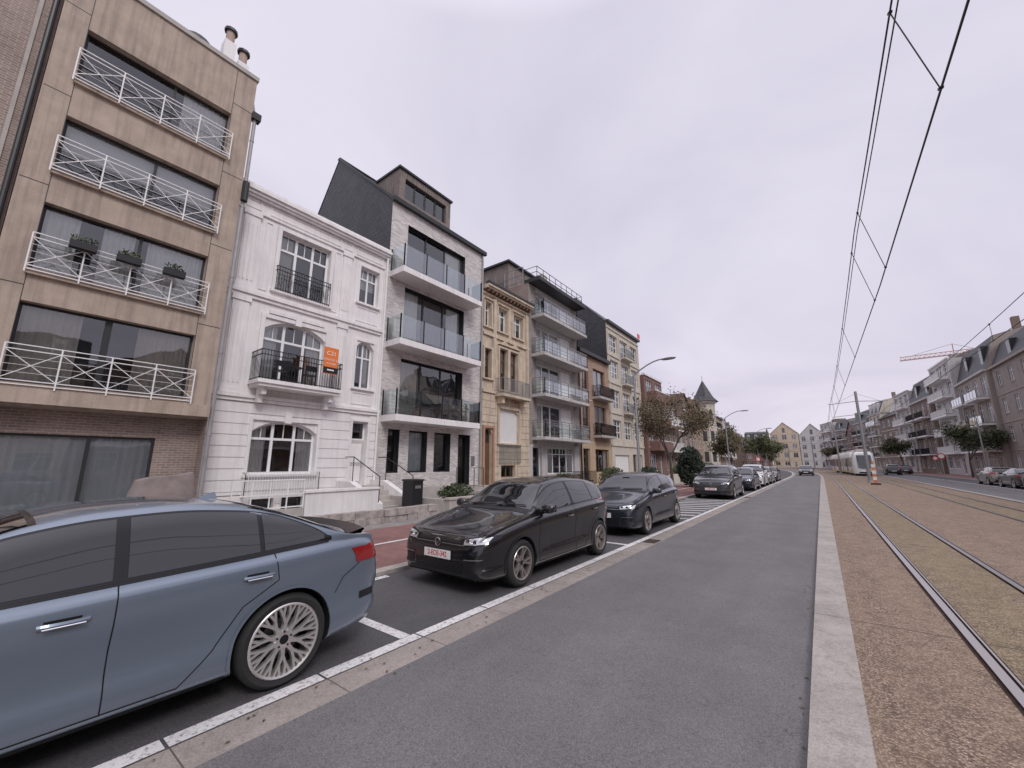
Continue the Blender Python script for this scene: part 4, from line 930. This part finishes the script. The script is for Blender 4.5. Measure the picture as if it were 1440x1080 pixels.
# ------------------------------------------------------------ CARS
def pchip(pts):
    xs=np.array([p[0] for p in pts],float); ys=np.array([p[1] for p in pts],float); h=np.diff(xs); dl=np.diff(ys)/h; d=np.zeros(len(xs))
    d[0]=dl[0]; d[-1]=dl[-1]
    for i in range(1,len(xs)-1):
        if dl[i-1]*dl[i]>0:
            w1=2*h[i]+h[i-1]; w2=h[i]+2*h[i-1]; d[i]=(w1+w2)/(w1/dl[i-1]+w2/dl[i])
    def f(x):
        x=min(max(x,xs[0]),xs[-1]); i=min(int(np.searchsorted(xs,x,side='right'))-1,len(xs)-2); t=(x-xs[i])/h[i]
        return float((2*t**3-3*t**2+1)*ys[i]+(t**3-2*t**2+t)*h[i]*d[i]+(-2*t**3+3*t**2)*ys[i+1]+(t**3-t**2)*h[i]*d[i+1])
    return f
M['tyre']=pmat('tyre_rubber',(.02,.02,.02),.8,var=.15); M['well']=pmat('wheel_well',(.006,.006,.006),.95,var=.1)
def cglass():
    m,nt,b=nmat('car_glass'); b.inputs['Base Color'].default_value=(.012,.013,.014,1); b.inputs['Roughness'].default_value=.015; b.inputs['Specular IOR Level'].default_value=.9; b.inputs['Coat Weight'].default_value=.6; b.inputs['Coat Roughness'].default_value=.0; return m
M['cglass']=cglass()
M['trimblk']=pmat('gloss_black_trim',(.008,.008,.009),.2,var=.05); M['rimsil']=pmat('silver_alloy',(.68,.66,.65),.32,metal=.8,var=.03)
M['rimmid']=pmat('grey_alloy',(.46,.42,.40),.3,metal=.85,var=.05)
M['disc']=pmat('brake_disc',(.12,.115,.115),.4,metal=.8,var=.1); M['tail']=pmat('tail_light',(.30,.008,.01),.12,var=.2,coat=1); M['head']=pmat('head_light',(.62,.64,.66),.08,metal=.6,var=.25,scale=14,coat=1)
M['plate']=pmat('plate_white',(.8,.8,.78),.4,var=.02); M['seam']=pmat('panel_gap',(.004,.004,.004),.9,var=.05)
def paint(name,c,metal=.55,rough=.32):
    return pmat(name,c,rough,metal=metal,var=.03,scale=1.,coat=1.0,fine=.04,fscale=400)
PT={'blue':paint('grey_blue_paint',(.175,.215,.275),.4,.33),'black':paint('black_paint',(.008,.008,.009),0,.25),'anth':paint('anthracite_paint',(.035,.042,.055),.5,.3),'dgrey':paint('dark_grey_paint',(.045,.046,.05),.4,.3),
    'white':paint('white_car_paint',(.7,.7,.7),0,.3),'silver':paint('silver_paint',(.42,.42,.41),.6,.3),'beige':paint('champagne_paint',(.3,.27,.23),.5,.3),'navy':paint('navy_paint',(.015,.02,.04),.3,.3)}
def wheel(mb,c,side,R,rr,w,style,rm,n=40):
    T=Matrix.Translation(c)@Matrix.Rotation(side*math.pi/2,4,'Y')
    h=w/2
    mb.lathe([(-h+.02,rr),(-h,rr+.03),(-h-.004,(R+rr)/2),(-h+.012,R-.014),(-h+.035,R),(h-.035,R),(h-.012,R-.014),(h+.004,(R+rr)/2+.005),(h,rr+.02),(h-.012,rr-.004)],'tyre',T,n)
    for k in (-.04,0,.04): mb.lathe([(k-.004,R+.0012),(k+.004,R+.0012)],'seam',T,n)
    mb.lathe([(h-.004,rr+.004),(h+.003,rr-.003),(h-.004,rr-.016),(h-.03,rr-.022),(-h+.03,rr-.03)],rm,T,n)
    mb.lathe([(-.03,rr-.02),(-.03,0)],'well',T,24); mb.lathe([(-.0,.15),(.012,.15),(.012,.06),(.02,.0)],'disc',T,24)
    mb.lathe([(h-.07,.08),(h-.035,.074),(h-.026,.05),(h-.024,0)],rm,T,20); mb.lathe([(h-.022,.034),(h-.019,0)],'trimblk',T,16)
    for i in range(5):
        a=2*math.pi*(i+.5)/5; p=T@Vector((.055*math.cos(a),.055*math.sin(a),h-.034)); q=T@Vector((.055*math.cos(a),.055*math.sin(a),h-.022)); mb.tube(p,q,.008,'blk',6)
    def spoke(a0,r0,w0,z0,a1,r1,w1,z1,th=.03):
        vs=[]
        for a,r,ww,z in ((a0,r0,w0,z0),(a1,r1,w1,z1)):
            p=Vector((r*math.cos(a),r*math.sin(a),z)); d=Vector((math.cos((a0+a1)/2),math.sin((a0+a1)/2),0)); t=Vector((-d.y,d.x,0))
            vs+=[p-t*ww/2-Vector((0,0,th)),p+t*ww/2-Vector((0,0,th)),p+t*ww*.36,p-t*ww*.36]
        mb.faces([T@v for v in vs],[(0,1,5,4),(1,2,6,5),(2,3,7,6),(3,0,4,7)],rm)
    if style=='multi':
        ns=10
        for i in range(ns):
            a=2*math.pi*i/ns; s=.10
            spoke(a,.05,.048,h-.03,a,.125,.036,h-.018)
            for q in (-1,1):
                spoke(a,.112,.032,h-.018,a+q*s*1.4,.178,.026,h-.013); spoke(a+q*s*1.4,.172,.026,h-.013,a+q*s*.7,rr-.008,.026,h-.007)
                spoke(a+q*s*1.4,.172,.024,h-.013,a+q*s*2.5,rr-.008,.026,h-.007)
    elif style=='ten':
        for i in range(5):
            a0=2*math.pi*i/5+.3; spoke(a0,.05,.075,h-.03,a0,.11,.06,h-.022)
            for q in (-.2,.2): a=a0+q; spoke(a0+q*.6,.10,.038,h-.022,a,rr-.008,.036,h-.010)
    else:
        for i in range(5):
            a=2*math.pi*i/5; spoke(a,.05,.07,h-.03,a,rr-.008,.06,h-.012)
def car(name,x,y,ptn,kind='hatch',rot=0,rim='rimmid',wst='ten',plate=None,L=None,H=None):
    P_=PT[ptn]
    S=dict(
     hatch=dict(L=4.05,W=1.75,ax=(.82,3.38),R=.315,rr=.222,
       top=[(0,.60),(.025,.67),(.07,.725),(.16,.775),(.35,.825),(.7,.89),(1.0,.945),(1.14,.985),(1.5,1.185),(1.85,1.365),(2.1,1.425),(2.5,1.455),(3.1,1.43),(3.55,1.375),(3.72,1.33),(3.84,1.20),(3.95,.98),(4.01,.80),(4.05,.62)],
       belt=[(0,.53),(.08,.66),(.3,.745),(.8,.85),(1.3,.90),(2.2,.945),(3.2,.985),(3.7,.99),(3.93,.90),(4.05,.56)],cowl=1.14,rf=1.86,glass=(1.32,3.60),bp=2.42,cp=3.18,rear='hatch',fw=0.05),
     sedan=dict(L=4.47,W=1.82,ax=(.88,3.53),R=.335,rr=.262,
       top=[(0,.54),(.03,.62),(.1,.69),(.35,.79),(.8,.88),(1.15,.95),(1.32,1.0),(1.7,1.2),(2.1,1.355),(2.4,1.405),(2.75,1.42),(3.15,1.385),(3.5,1.30),(3.8,1.185),(4.05,1.085),(4.18,1.055),(4.33,1.045),(4.38,1.02),(4.41,.93),(4.44,.78),(4.47,.60)],
       belt=[(0,.48),(.3,.68),(.8,.82),(1.4,.89),(2.2,.925),(3.2,.965),(3.7,.99),(4.1,1.0),(4.32,.97),(4.42,.80),(4.47,.54)],cowl=1.32,rf=2.12,glass=(1.5,3.86),bp=2.5,cp=3.3,rear='sedan',fw=0),
     suv=dict(L=4.35,W=1.82,ax=(.88,3.5),R=.34,rr=.225,
       top=[(0,.68),(.025,.77),(.07,.84),(.2,.91),(.5,.98),(1.0,1.06),(1.14,1.12),(1.5,1.36),(1.8,1.53),(2.1,1.60),(2.6,1.63),(3.4,1.60),(3.85,1.54),(4.0,1.48),(4.12,1.3),(4.24,1.05),(4.3,.9),(4.35,.7)],
       belt=[(0,.6),(.08,.76),(.3,.86),(.8,.96),(1.3,1.01),(2.2,1.05),(3.3,1.09),(4.0,1.08),(4.2,1.0),(4.35,.62)],cowl=1.14,rf=1.82,glass=(1.3,3.85),bp=2.4,cp=3.2,rear='hatch',fw=.05))[kind]
    Lc=S['L']; Wd=S['W']; hw=Wd/2; fwd=S['fw']
    zt=pchip(S['top']); zbelt=pchip(S['belt'])
    wm=pchip([(0,hw-.30+fwd),(.02,hw-.23+fwd),(.07,hw-.16+fwd*.8),(.18,hw-.085+fwd*.5),(.4,hw-.03),(.8,hw-.002),(1.6,hw-.004),(2.6,hw),(Lc-.9,hw),(Lc-.45,hw-.035),(Lc-.18,hw-.085),(Lc-.06,hw-.14),(Lc-.015,hw-.2),(Lc,hw-.26)])
    zb=pchip([(0,.27),(.05,.2),(.3,.175),(1.2,.19),(Lc-1.2,.19),(Lc-.3,.22),(Lc-.04,.28),(Lc,.36)])
    def sect(y):
        w=wm(y); t=zt(y); bl=min(zbelt(y),t-.035); b0=zb(y); c=min(1,max(0,(t-bl-.06)/.40)); c=c*c*(3-2*c)*.35+c*.65
        w6=w-.06; wr=w6+(hw-.30-w6)*c if c>0 else w6; wr=min(wr,w6-.01); ze=bl+(t-bl)*(.90-.25*(1-c)); 
        hgt=bl-b0; dd=min(S['ax'],key=lambda q:abs(q-y)); fl=max(0,1-abs(y-dd)/.75)
        k=1-fl*.85
        P=[(0,b0),(w*.5,b0),(w*.88,b0),(w-.03,b0+.045),(w-.012,b0+.13*hgt/.7+.03),(w-.034*k,b0+hgt*.36),(w-.022*k,b0+hgt*.55),(w-.0,b0+hgt*.76),(w-.014,bl-.045),(w6+.016,bl-.008),(w6-.004,bl+.004+.015*c),
           (w6+(wr-w6)*.45+.012*c,bl+(ze-bl)*.5+.004),(wr+.008*c,ze),(wr-.06-.04*(1-c),t-.018-.012*(1-c)),(wr*.6,t-.006),(wr*.3,t-.001),(0,t)]
        return P,wr,bl,t
    ys=sorted(set(np.round(np.concatenate([np.linspace(0,.35,15),np.linspace(.35,Lc-.7,58),np.linspace(Lc-.7,Lc,26)]),4)))
    NP=56; rings=[]
    for yv in ys:
        P,_,_,_=sect(yv); px=[p[0] for p in P]; pz=[p[1] for p in P]
        idx=np.arange(len(P)); fx=pchip(list(zip(idx,px))); fz=pchip(list(zip(idx,pz))); tt=np.linspace(0,len(P)-1,NP)
        half=[(fx(t),fz(t)) for t in tt]; ring=half+[(-a,z) for a,z in half[-2:0:-1]]
        rings.append([(a,yv,z) for a,z in ring])
    nR=len(rings[0]); vs=[p for r in rings for p in r]; fs=[(a*nR+q,a*nR+(q+1)%nR,(a+1)*nR+(q+1)%nR,(a+1)*nR+q) for a in range(len(ys)-1) for q in range(nR)]
    fs+=[tuple(range(nR))[::-1],tuple(range((len(ys)-1)*nR,len(ys)*nR))]
    bvh=BVHTree.FromPolygons([Vector(v) for v in vs],fs)
    e=empty(name,(0,0,0)); 
    mb=MB(); mb.faces(vs,fs,P_); mb.k('well'); bo=mb.make('body',e)
    bm=bmesh.new(); bm.from_mesh(bo.data); bmesh.ops.recalc_face_normals(bm,faces=bm.faces); bm.to_mesh(bo.data); bm.free()
    for p in bo.data.polygons:
        if p.center.z<.215: p.material_index=1
    Ra=S['R']+.04; cut=MB()
    for ay in S['ax']:
        for s in (-1,1):
            n=36; x0,x1=s*(hw-.27),s*(hw+.2); v=[]
            for xx in (x0,x1):
                for i in range(n): a=2*math.pi*i/n; v.append((xx,ay+Ra*math.cos(a),S['R']+Ra*math.sin(a)))
            cut.faces(v,[(i,(i+1)%n,n+(i+1)%n,n+i) for i in range(n)]+[tuple(range(n))[::-1],tuple(range(n,2*n))],'well')
    co=cut.make('cutter'); bm=bmesh.new(); bm.from_mesh(co.data); bmesh.ops.recalc_face_normals(bm,faces=bm.faces); bm.to_mesh(co.data); bm.free()
    md=bo.modifiers.new('arches','BOOLEAN'); md.operation='DIFFERENCE'; md.object=co; md.solver='EXACT'; md.material_mode='TRANSFER'
    dg=bpy.context.evaluated_depsgraph_get(); me=bpy.data.meshes.new_from_object(bo.evaluated_get(dg)); bo.modifiers.clear(); bo.data=me
    bpy.data.objects.remove(co)
    me.polygons.foreach_set('use_smooth',[True]*len(me.polygons)); me.set_sharp_from_angle(angle=math.radians(38))
    ov=MB()
    def hit(ax,u,v):
        if ax=='L': o,d=Vector((-3,u,v)),Vector((1,0,0))
        elif ax=='R': o,d=Vector((3,u,v)),Vector((-1,0,0))
        elif ax=='F': o,d=Vector((u,-2,v)),Vector((0,1,0))
        elif ax=='B': o,d=Vector((u,Lc+2,v)),Vector((0,-1,0))
        else: o,d=Vector((v,u,4)),Vector((0,0,-1))
        h,n,_,_=bvh.ray_cast(o,d)
        if h is None: return None
        if n.dot(d)>0: n=-n
        return h,n
    def patch(ax,u0,u1,lo,hi,mat,off=.004,nu=24,nv=8):
        g=[]
        for i in range(nu+1):
            u=u0+(u1-u0)*i/nu; a=lo(u) if callable(lo) else lo; c=hi(u) if callable(hi) else hi; row=[]
            for k in range(nv+1):
                q=hit(ax,u,a+(c-a)*k/nv); row.append(None if (q is None or c<=a) else q[0]+q[1]*off)
            g.append(row)
        idx={};V=[];F=[]
        for i in range(nu+1):
            for k in range(nv+1):
                if g[i][k] is not None: idx[(i,k)]=len(V); V.append(g[i][k])
        for i in range(nu):
            for k in range(nv):
                q=[(i,k),(i+1,k),(i+1,k+1),(i,k+1)]
                if all(z in idx for z in q): F.append(tuple(idx[z] for z in q))
        ov.faces(V,F,mat)
    def strip(ax,pts,wd,mat,off=.003,n=10):
        P2=[]
        for a,c in zip(pts[:-1],pts[1:]):
            m_=max(2,int(math.dist(a,c)/.03))
            for i in range(m_): P2.append((a[0]+(c[0]-a[0])*i/m_,a[1]+(c[1]-a[1])*i/m_))
        P2.append(pts[-1]); V=[]
        for i,p in enumerate(P2):
            a=P2[max(0,i-1)]; c=P2[min(len(P2)-1,i+1)]; d=Vector((c[0]-a[0],c[1]-a[1])); d=d.normalized() if d.length>0 else Vector((1,0)); nn=(-d.y*wd/2,d.x*wd/2)
            for s in (-1,1):
                q=hit(ax,p[0]+s*nn[0],p[1]+s*nn[1]); 
                if q is None: V.append(V[-1] if V else Vector((0,0,0)))
                else: V.append(q[0]+q[1]*off)
        ov.faces(V,[(2*i,2*i+1,2*i+3,2*i+2) for i in range(len(P2)-1)],mat)
    bl=lambda u: min(zbelt(u),zt(u)-.035)
    g0,g1=S['glass']; bp,cp=S['bp'],S['cp']
    lo=lambda u: bl(u)+.045; hi=lambda u: bl(u)+(zt(u)-bl(u))*.83
    def hi2(u):
        z=hi(u)
        if u>cp+.05: z=min(z,lo(u)+ (hi(cp)-lo(cp))*max(0,(g1-u)/(g1-cp-.05))**.75)
        return z
    for s in 'LR':
        patch(s,g0-.06,g1+.03,lambda u:lo(u)-.018,lambda u:hi2(u)+.016,'trimblk',.0025,60,8)
        patch(s,g0,bp-.035,lo,hi2,'cglass',.006,30,8); patch(s,bp+.035,cp,lo,hi2,'cglass',.006,24,8); patch(s,cp+.035,g1-.04,lo,hi2,'cglass',.006,14,6)
        if kind=='sedan': strip(s,[(g0-.06+k*(g1-g0+.06)/30,lo(g0-.06+k*(g1-g0+.06)/30)-.026) for k in range(31)],.012,'trimblk',.006)
        A0,A1=S['ax']
        fz=g0-.12
        strip(s,[(A0+Ra+.10,.26),(A0+Ra+.09,.5),(A0+Ra+.11,bl(fz)-.02)],.007,'seam',.002)
        strip(s,[(bp,.25),(bp-.01,.6),(bp-.005,lo(bp)-.02)],.007,'seam',.002)
        strip(s,[(A1-Ra-.30,.25),(A1-Ra-.12,.42),(A1-Ra+.04,.66),(cp+.13,.80),(cp+.10,lo(cp)-.02)],.007,'seam',.002)
        strip(s,[(A0+Ra+.10,.255),(A1-Ra-.30,.255)],.007,'seam',.002)
        strip(s,[(.42,bl(.42)-.04),(A0,bl(A0)-.035),(A0+Ra+.1,bl(A0+Ra+.1)-.03)],.006,'seam',.002)
        patch(s,A0+Ra+.02,A1-Ra-.02,.17,.225,'trimblk',.006,16,2)
        for ay in S['ax']:
            strip(s,[(ay+(Ra+.012)*math.cos(a),S['R']+(Ra+.012)*math.sin(a)) for a in [math.radians(-14+208*k/40) for k in range(41)]],.022,P_ if kind!='suv' else 'blk',.007)
        for hy in (bp-.22,cp-.02):
            q=hit(s,hy,bl(hy)-.115)
            sg=-1 if s=='L' else 1
            if q:
                hx=q[0].x; V=[];nn_=8
                for k in range(nn_+1):
                    tt_=k/nn_; yy_=hy-.105+.21*tt_; bul=.034*math.sin(math.pi*min(1,max(0,.08+.84*tt_)))**.5
                    for dz,dx in ((-.013,bul*.75),(0.,bul),(.013,bul*.75),(.011,bul-.012),(-.011,bul-.012)): V.append((hx+sg*dx,yy_,bl(hy)-.115+dz))
                ov.faces(V,[(k*5+a,k*5+(a+1)%5,(k+1)*5+(a+1)%5,(k+1)*5+a) for k in range(nn_) for a in range(5)],P_)
                if kind=='sedan':
                    ov.tube((hx+sg*.034,hy-.085,bl(hy)-.126),(hx+sg*.034,hy+.085,bl(hy)-.126),.005,'chrome',6)
                patch(s,hy-.08,hy+.07,bl(hy)-.138,bl(hy)-.092,'seam',.003,6,3)
        my=g0+.10; q=hit(s,my,bl(my)+.03); mx=(q[0].x if q else sg*hw*.9); V=[];F=[]
        cyl=Vector((mx+sg*.13,my,bl(my)+.10)); nu_,nv_=12,8
        for i in range(nv_+1):
            ph=math.pi*i/nv_
            for k in range(nu_):
                th=2*math.pi*k/nu_; f=lambda t:math.copysign(abs(t)**.7,t)
                V.append((cyl.x+.115*f(math.sin(ph)*math.cos(th)),cyl.y+.07*f(math.sin(ph)*math.sin(th)),cyl.z+.072*f(math.cos(ph))))
        F=[(i*nu_+k,i*nu_+(k+1)%nu_,(i+1)*nu_+(k+1)%nu_,(i+1)*nu_+k) for i in range(nv_) for k in range(nu_)]
        ov.faces(V,F,P_ if kind!='sedan' else 'trimblk'); ov.box(cyl.x-.1,cyl.x+.1,my+.055,my+.078,cyl.z-.05,cyl.z+.05,'cglass'); ov.tube((mx-sg*.02,my,bl(my)+.02),(mx+sg*.09,my,bl(my)+.06),.025,'trimblk',8)
    wsb=lambda u: sect(u)[1]-.055
    patch('T',S['cowl']+.05,S['rf']-.0,lambda u:-wsb(u)-.02,lambda u:wsb(u)+.02,'trimblk',.003,24,16)
    patch('T',S['cowl']+.08,S['rf']-.035,lambda u:-wsb(u),lambda u:wsb(u),'cglass',.006,24,16)
    for s_ in (-1,1):
        pts=[]
        for k in range(8):
            t_=k/7; q=hit('T',S['cowl']+.09+.05*t_,(-.5+.5*t_ if s_<0 else .1+.5*t_)); 
            if q: pts.append(q[0]+q[1]*.02)
        ov.path(pts,.008,'blk',5)
    q=hit('T',S['rf']-.12,0); ov.box(-.09,.09,q[0].y-.04,q[0].y+.05,q[0].z-.02,q[0].z+.009,'trimblk')
    patch('T',S['cowl']-.03,S['cowl']+.055,lambda u:-(wm(u)-.16),lambda u:wm(u)-.16,'blk',.004,4,16)
    for s_ in (-1,1): strip('T',[(.16,s_*(hw-.27)),(.5,s_*(hw-.18)),(S['cowl']-.02,s_*(hw-.14))],.008,'seam',.002)
    strip('T',[(.14,-hw+.29),(.10,-.3),(.10,.3),(.14,hw-.29)],.009,'seam',.002)
    if S['rear']=='sedan':
        ra,rb=3.28,4.0
        patch('T',ra-.02,rb+.03,lambda u:-wsb(u)-.02,lambda u:wsb(u)+.02,'trimblk',.003,20,16); patch('T',ra+.02,rb-.0,lambda u:-wsb(u)+.01,lambda u:wsb(u)-.01,'cglass',.006,20,16)
        strip('T',[(rb+.06,-.62),(rb+.1,-.7),(4.31,-.72)],.008,'seam',.002); strip('T',[(rb+.06,.62),(rb+.1,.7),(4.31,.72)],.008,'seam',.002)
        V=[]
        for k in range(17):
            xx=-.72+1.44*k/16; yo=-.10*(abs(xx)/.72)**2.5
            for dy,dz in ((-.16,1.048),(-.0,1.085),(.015,1.075),(-.02,1.035)): V.append((xx,4.37+dy+yo,dz-.01*(abs(xx)/.72)**3))
        ov.faces(V,[(k*4+a,k*4+(a+1)%4,(k+1)*4+(a+1)%4,(k+1)*4+a) for k in range(16) for a in range(4)],'trimblk')
        patch('B',.30,.86,lambda u:.80+.02*u,lambda u:.93,'tail',.006,18,5); patch('B',-.86,-.30,lambda u:.80-.02*u,lambda u:.93,'tail',.006,18,5)
        for s in 'LR': patch(s,Lc-.34,Lc-.05,lambda u:.80,lambda u:.85+.09*min(1,(u-Lc+.34)/.15),'tail',.007,12,5)
        patch('B',-.62,.62,.30,.46,'blk',.006,16,4)
        for s in 'LR': patch(s,Lc-.26,Lc-.08,.46,.52,'blk',.005,6,3)
        for s_ in (-.5,.5): ov.tube((s_,Lc-.05,.3),(s_,Lc+.015,.3),.06,'chrome',14)
        for s in 'LR': strip(s,[(S['ax'][1]+Ra+.03,.58),(S['ax'][1]+Ra+.1,.70),(Lc-.3,.79)],.007,'seam',.002)
    else:
        zr0=zbelt(Lc-.4)+.06; zr1=zt(Lc-.38)-.05
        patch('B',-hw+.24,hw-.24,zr0,lambda u:zr1-.03*(abs(u)/hw)**2,'cglass',.006,18,8)
        for s_ in (-1,1):
            a_,c_=sorted((s_*.5,s_*(hw-.09))); patch('B',a_,c_,zr0-.19,zr0-.03,'tail',.006,12,5)
        for s in 'LR': patch(s,Lc-.3,Lc-.07,zr0-.19,zr0-.04,'tail',.006,8,4)
        patch('B',-.6,.6,.3,.42,'blk',.006,14,3)
        ov.box(-hw+.32,hw-.32,Lc-.42,Lc-.24,zt(Lc-.36)-.0,zt(Lc-.36)+.022,P_)
    ov.box(-.26,.26,Lc-.012,Lc+.012,.56,.67,'plate')
    hz=S['top'][0][1]
    def lh(u): return hz+.0+.035*min(1,max(0,(abs(u)-.4)/.4))
    def hh(u): return hz+.085+.06*min(1,max(0,(abs(u)-.35)/.35))
    patch('F',-.50,.50,hz-.015,lambda u:hz+.055,'blk',.004,24,4)
    for k in range(3): strip('F',[(-.48,hz+.0+k*.02),(.48,hz+.0+k*.02)],.005,'chrome' if k==1 else 'trimblk',.008)
    for s_ in (-1,1):
        a_,c_=sorted((s_*.42,s_*(hw-.045))); patch('F',a_,c_,lh,hh,'trimblk',.004,20,6)
        a_,c_=sorted((s_*.47,s_*(hw-.09))); patch('F',a_,c_,lambda u:lh(u)+.02,lambda u:hh(u)-.018,'head',.007,20,5)
        for xx in (.52,.64):
            q=hit('F',s_*xx,hz+.07)
            if q: ov.tube(q[0]+Vector((0,-.012,0)),q[0]+Vector((0,.02,0)),.03,'trimblk',12); ov.tube(q[0]+Vector((0,-.016,0)),q[0]+Vector((0,-.011,0)),.018,'chrome',10)
        a_,c_=sorted((s_*.50,s_*(hw-.13))); patch('F',a_,c_,.30,lambda u:.43,'blk',.005,10,4); strip('F',[(s_*.5,.45),(s_*(hw-.13),.47)],.012,'alu',.012)
    patch('F',-.46,.46,.27,.40,'blk',.006,16,5)
    for k in range(4): strip('F',[(-.44,.285+k*.03),(.44,.285+k*.03)],.006,'trimblk',.012)
    q=hit('F',0,hz+.03); yb=q[0].y if q else 0
    T=Matrix.Translation((0,yb-.02,hz+.03))@Matrix.Rotation(math.pi/2,4,'X'); ov.lathe([(0,.052),(.006,.058),(.010,.052),(.010,.046)],'chrome',T,24); ov.lathe([(.004,.046),(.004,0)],'trimblk',T,24)
    for p,qq in (((-.03,.03),(-.008,-.03)),((-.008,-.03),(.0,-.005)),((.0,-.005),(.008,-.03)),((.008,-.03),(.03,.03))): ov.beam((p[0],yb-.03,hz+.03+p[1]),(qq[0],yb-.03,hz+.03+qq[1]),.006,.006,'chrome')
    ov.box(-.26,.26,-.022,-.0,.425,.535,'plate'); ov.box(-.27,.27,-.018,.01,.415,.545,'blk')
    if kind!='sedan' : 
        q=hit('T',Lc-.75,0); ov.tube(q[0],q[0]+Vector((0,.12,.1)),.006,'blk',5)
    else:
        q=hit('T',3.15,0); ov.faces([q[0]+Vector(v) for v in ((-.025,-.1,0),(.025,-.1,0),(.02,.07,0),(-.02,.07,0),(0,.05,.06),(0,.02,.055))],[(0,1,5),(1,2,4,5),(2,3,4),(3,0,5,4)],P_)
    if kind=='suv':
        for s_ in (-1,1):
            pts=[]
            for k in range(9):
                q=hit('T',1.95+k*.22,s_*.56)
                if q: pts.append(q[0]+Vector((0,0,.05 if 0<k<8 else 0)))
            ov.path(pts,.015,'alu',6)
    ov.make('glass_lights_and_trim',e,smooth=40)
    wh=MB(); 
    for ay in S['ax']:
        for s in (-1,1): wheel(wh,(s*(hw-.118),ay,S['R']),s,S['R'],S['rr'],.215,wst,rim)
    wh.make('wheels',e,smooth=35)
    if plate: text(plate,e,(0,-.0235,.48),.098,'red',90,0,.86,.0005,.0012)
    e.rotation_euler=(0,0,math.radians(rot)); e.location=(x,y,.005)
    return e
car('parked_sedan',-4.42,-1.82,'blue','sedan',rim='rimsil',wst='multi')
car('parked_hatchback',-4.40,4.12,'black','hatch',rim='rimmid',wst='ten',plate='2-EOE-342')
car('parked_hatchback',-4.42,9.45,'anth','hatch',rim='rimmid',wst='five',plate='1-XKL-427')
car('parked_suv',-4.45,22.0,'dgrey','suv',rim='rimmid',wst='five',plate='2-ABF-184')
car('parked_hatchback',-4.4,29.6,'navy','hatch',plate='1-UHD-903')
car('parked_suv',-4.45,35.4,'white','suv'); car('parked_hatchback',-4.4,41.,'silver','hatch'); car('parked_sedan',-4.4,47,'dgrey','sedan')
car('moving_car',-1.9,72,'anth','hatch'); 
car('parked_sedan',11.4,47.5,'dgrey','sedan',180); car('parked_hatchback',11.4,53.,'beige','hatch',180); car('parked_suv',11.3,42.3,'beige','suv',180)
car('parked_suv',8.6,88,'black','suv',180); car('parked_hatchback',11.0,97,'dgrey','hatch',180)

# ------------------------------------------------------------ WORLD / LIGHT
w=bpy.data.worlds.new('World'); sc.world=w; w.use_nodes=True; nt=w.node_tree; nt.nodes.clear()
o=N(nt,'ShaderNodeOutputWorld'); bg=N(nt,'ShaderNodeBackground'); bg.inputs[1].default_value=.1
sk=N(nt,'ShaderNodeTexSky'); sk.sky_type='NISHITA'; sk.sun_disc=False; EL,AZ=math.radians(42),math.radians(115)
sk.sun_elevation=EL; sk.sun_rotation=AZ
tc=N(nt,'ShaderNodeTexCoord'); sp=N(nt,'ShaderNodeSeparateXYZ'); nt.links.new(tc.outputs['Generated'],sp.inputs[0])
zc=N(nt,'ShaderNodeMath',operation='MAXIMUM'); zc.inputs[1].default_value=.0; nt.links.new(sp.outputs[2],zc.inputs[0])
za=N(nt,'ShaderNodeMath',operation='ADD'); za.inputs[1].default_value=.25; nt.links.new(zc.outputs[0],za.inputs[0])
dx=N(nt,'ShaderNodeMath',operation='DIVIDE'); dy=N(nt,'ShaderNodeMath',operation='DIVIDE')
nt.links.new(sp.outputs[0],dx.inputs[0]); nt.links.new(za.outputs[0],dx.inputs[1]); nt.links.new(sp.outputs[1],dy.inputs[0]); nt.links.new(za.outputs[0],dy.inputs[1])
cb=N(nt,'ShaderNodeCombineXYZ'); nt.links.new(dx.outputs[0],cb.inputs[0]); nt.links.new(dy.outputs[0],cb.inputs[1])
n1=noise_(nt,cb.outputs[0],1.0,7,.52); n1.inputs['Distortion'].default_value=.5
r1=ramp_(nt,n1.outputs[0],.34,.68,(6.55,6.3,7.6,1),(8.3,7.95,9.1,1))
gr=ramp_(nt,sp.outputs[2],.0,.4,(1.06,1.02,1.01,1),(1,1,1,1))
c=mix_(nt,1.,r1.outputs[0],gr.outputs[0],'MULTIPLY').outputs[0]
zen=ramp_(nt,sp.outputs[2],.80,1.,(1,1,1,1),(2.3,2.3,2.2,1)); c=mix_(nt,1.,c,zen.outputs[0],'MULTIPLY').outputs[0]
mx=mix_(nt,.96,sk.outputs[0],c); nt.links.new(mx.outputs[0],bg.inputs[0]); nt.links.new(bg.outputs[0],o.inputs[0])
L=bpy.data.lights.new('sun','SUN'); L.energy=1.5; L.angle=math.radians(20); L.color=(1,.965,.93)
lo=bpy.data.objects.new('sun',L); COL.objects.link(lo)
sd=Vector((math.sin(AZ)*math.cos(EL),math.cos(AZ)*math.cos(EL),math.sin(EL))); lo.rotation_euler=sd.to_track_quat('Z','Y').to_euler(); lo.location=(0,0,40)
sc.view_settings.view_transform='Standard'; sc.view_settings.look='None'; sc.view_settings.exposure=0

cam=bpy.data.cameras.new('Camera'); cam.sensor_width=36; cam.lens=565/1440*36; cam.clip_end=3000; cam.clip_start=.05
co=bpy.data.objects.new('Camera',cam); COL.objects.link(co); co.location=(0,0,1.7); co.rotation_euler=(math.radians(90+11.21),0,math.radians(37.06)); sc.camera=co
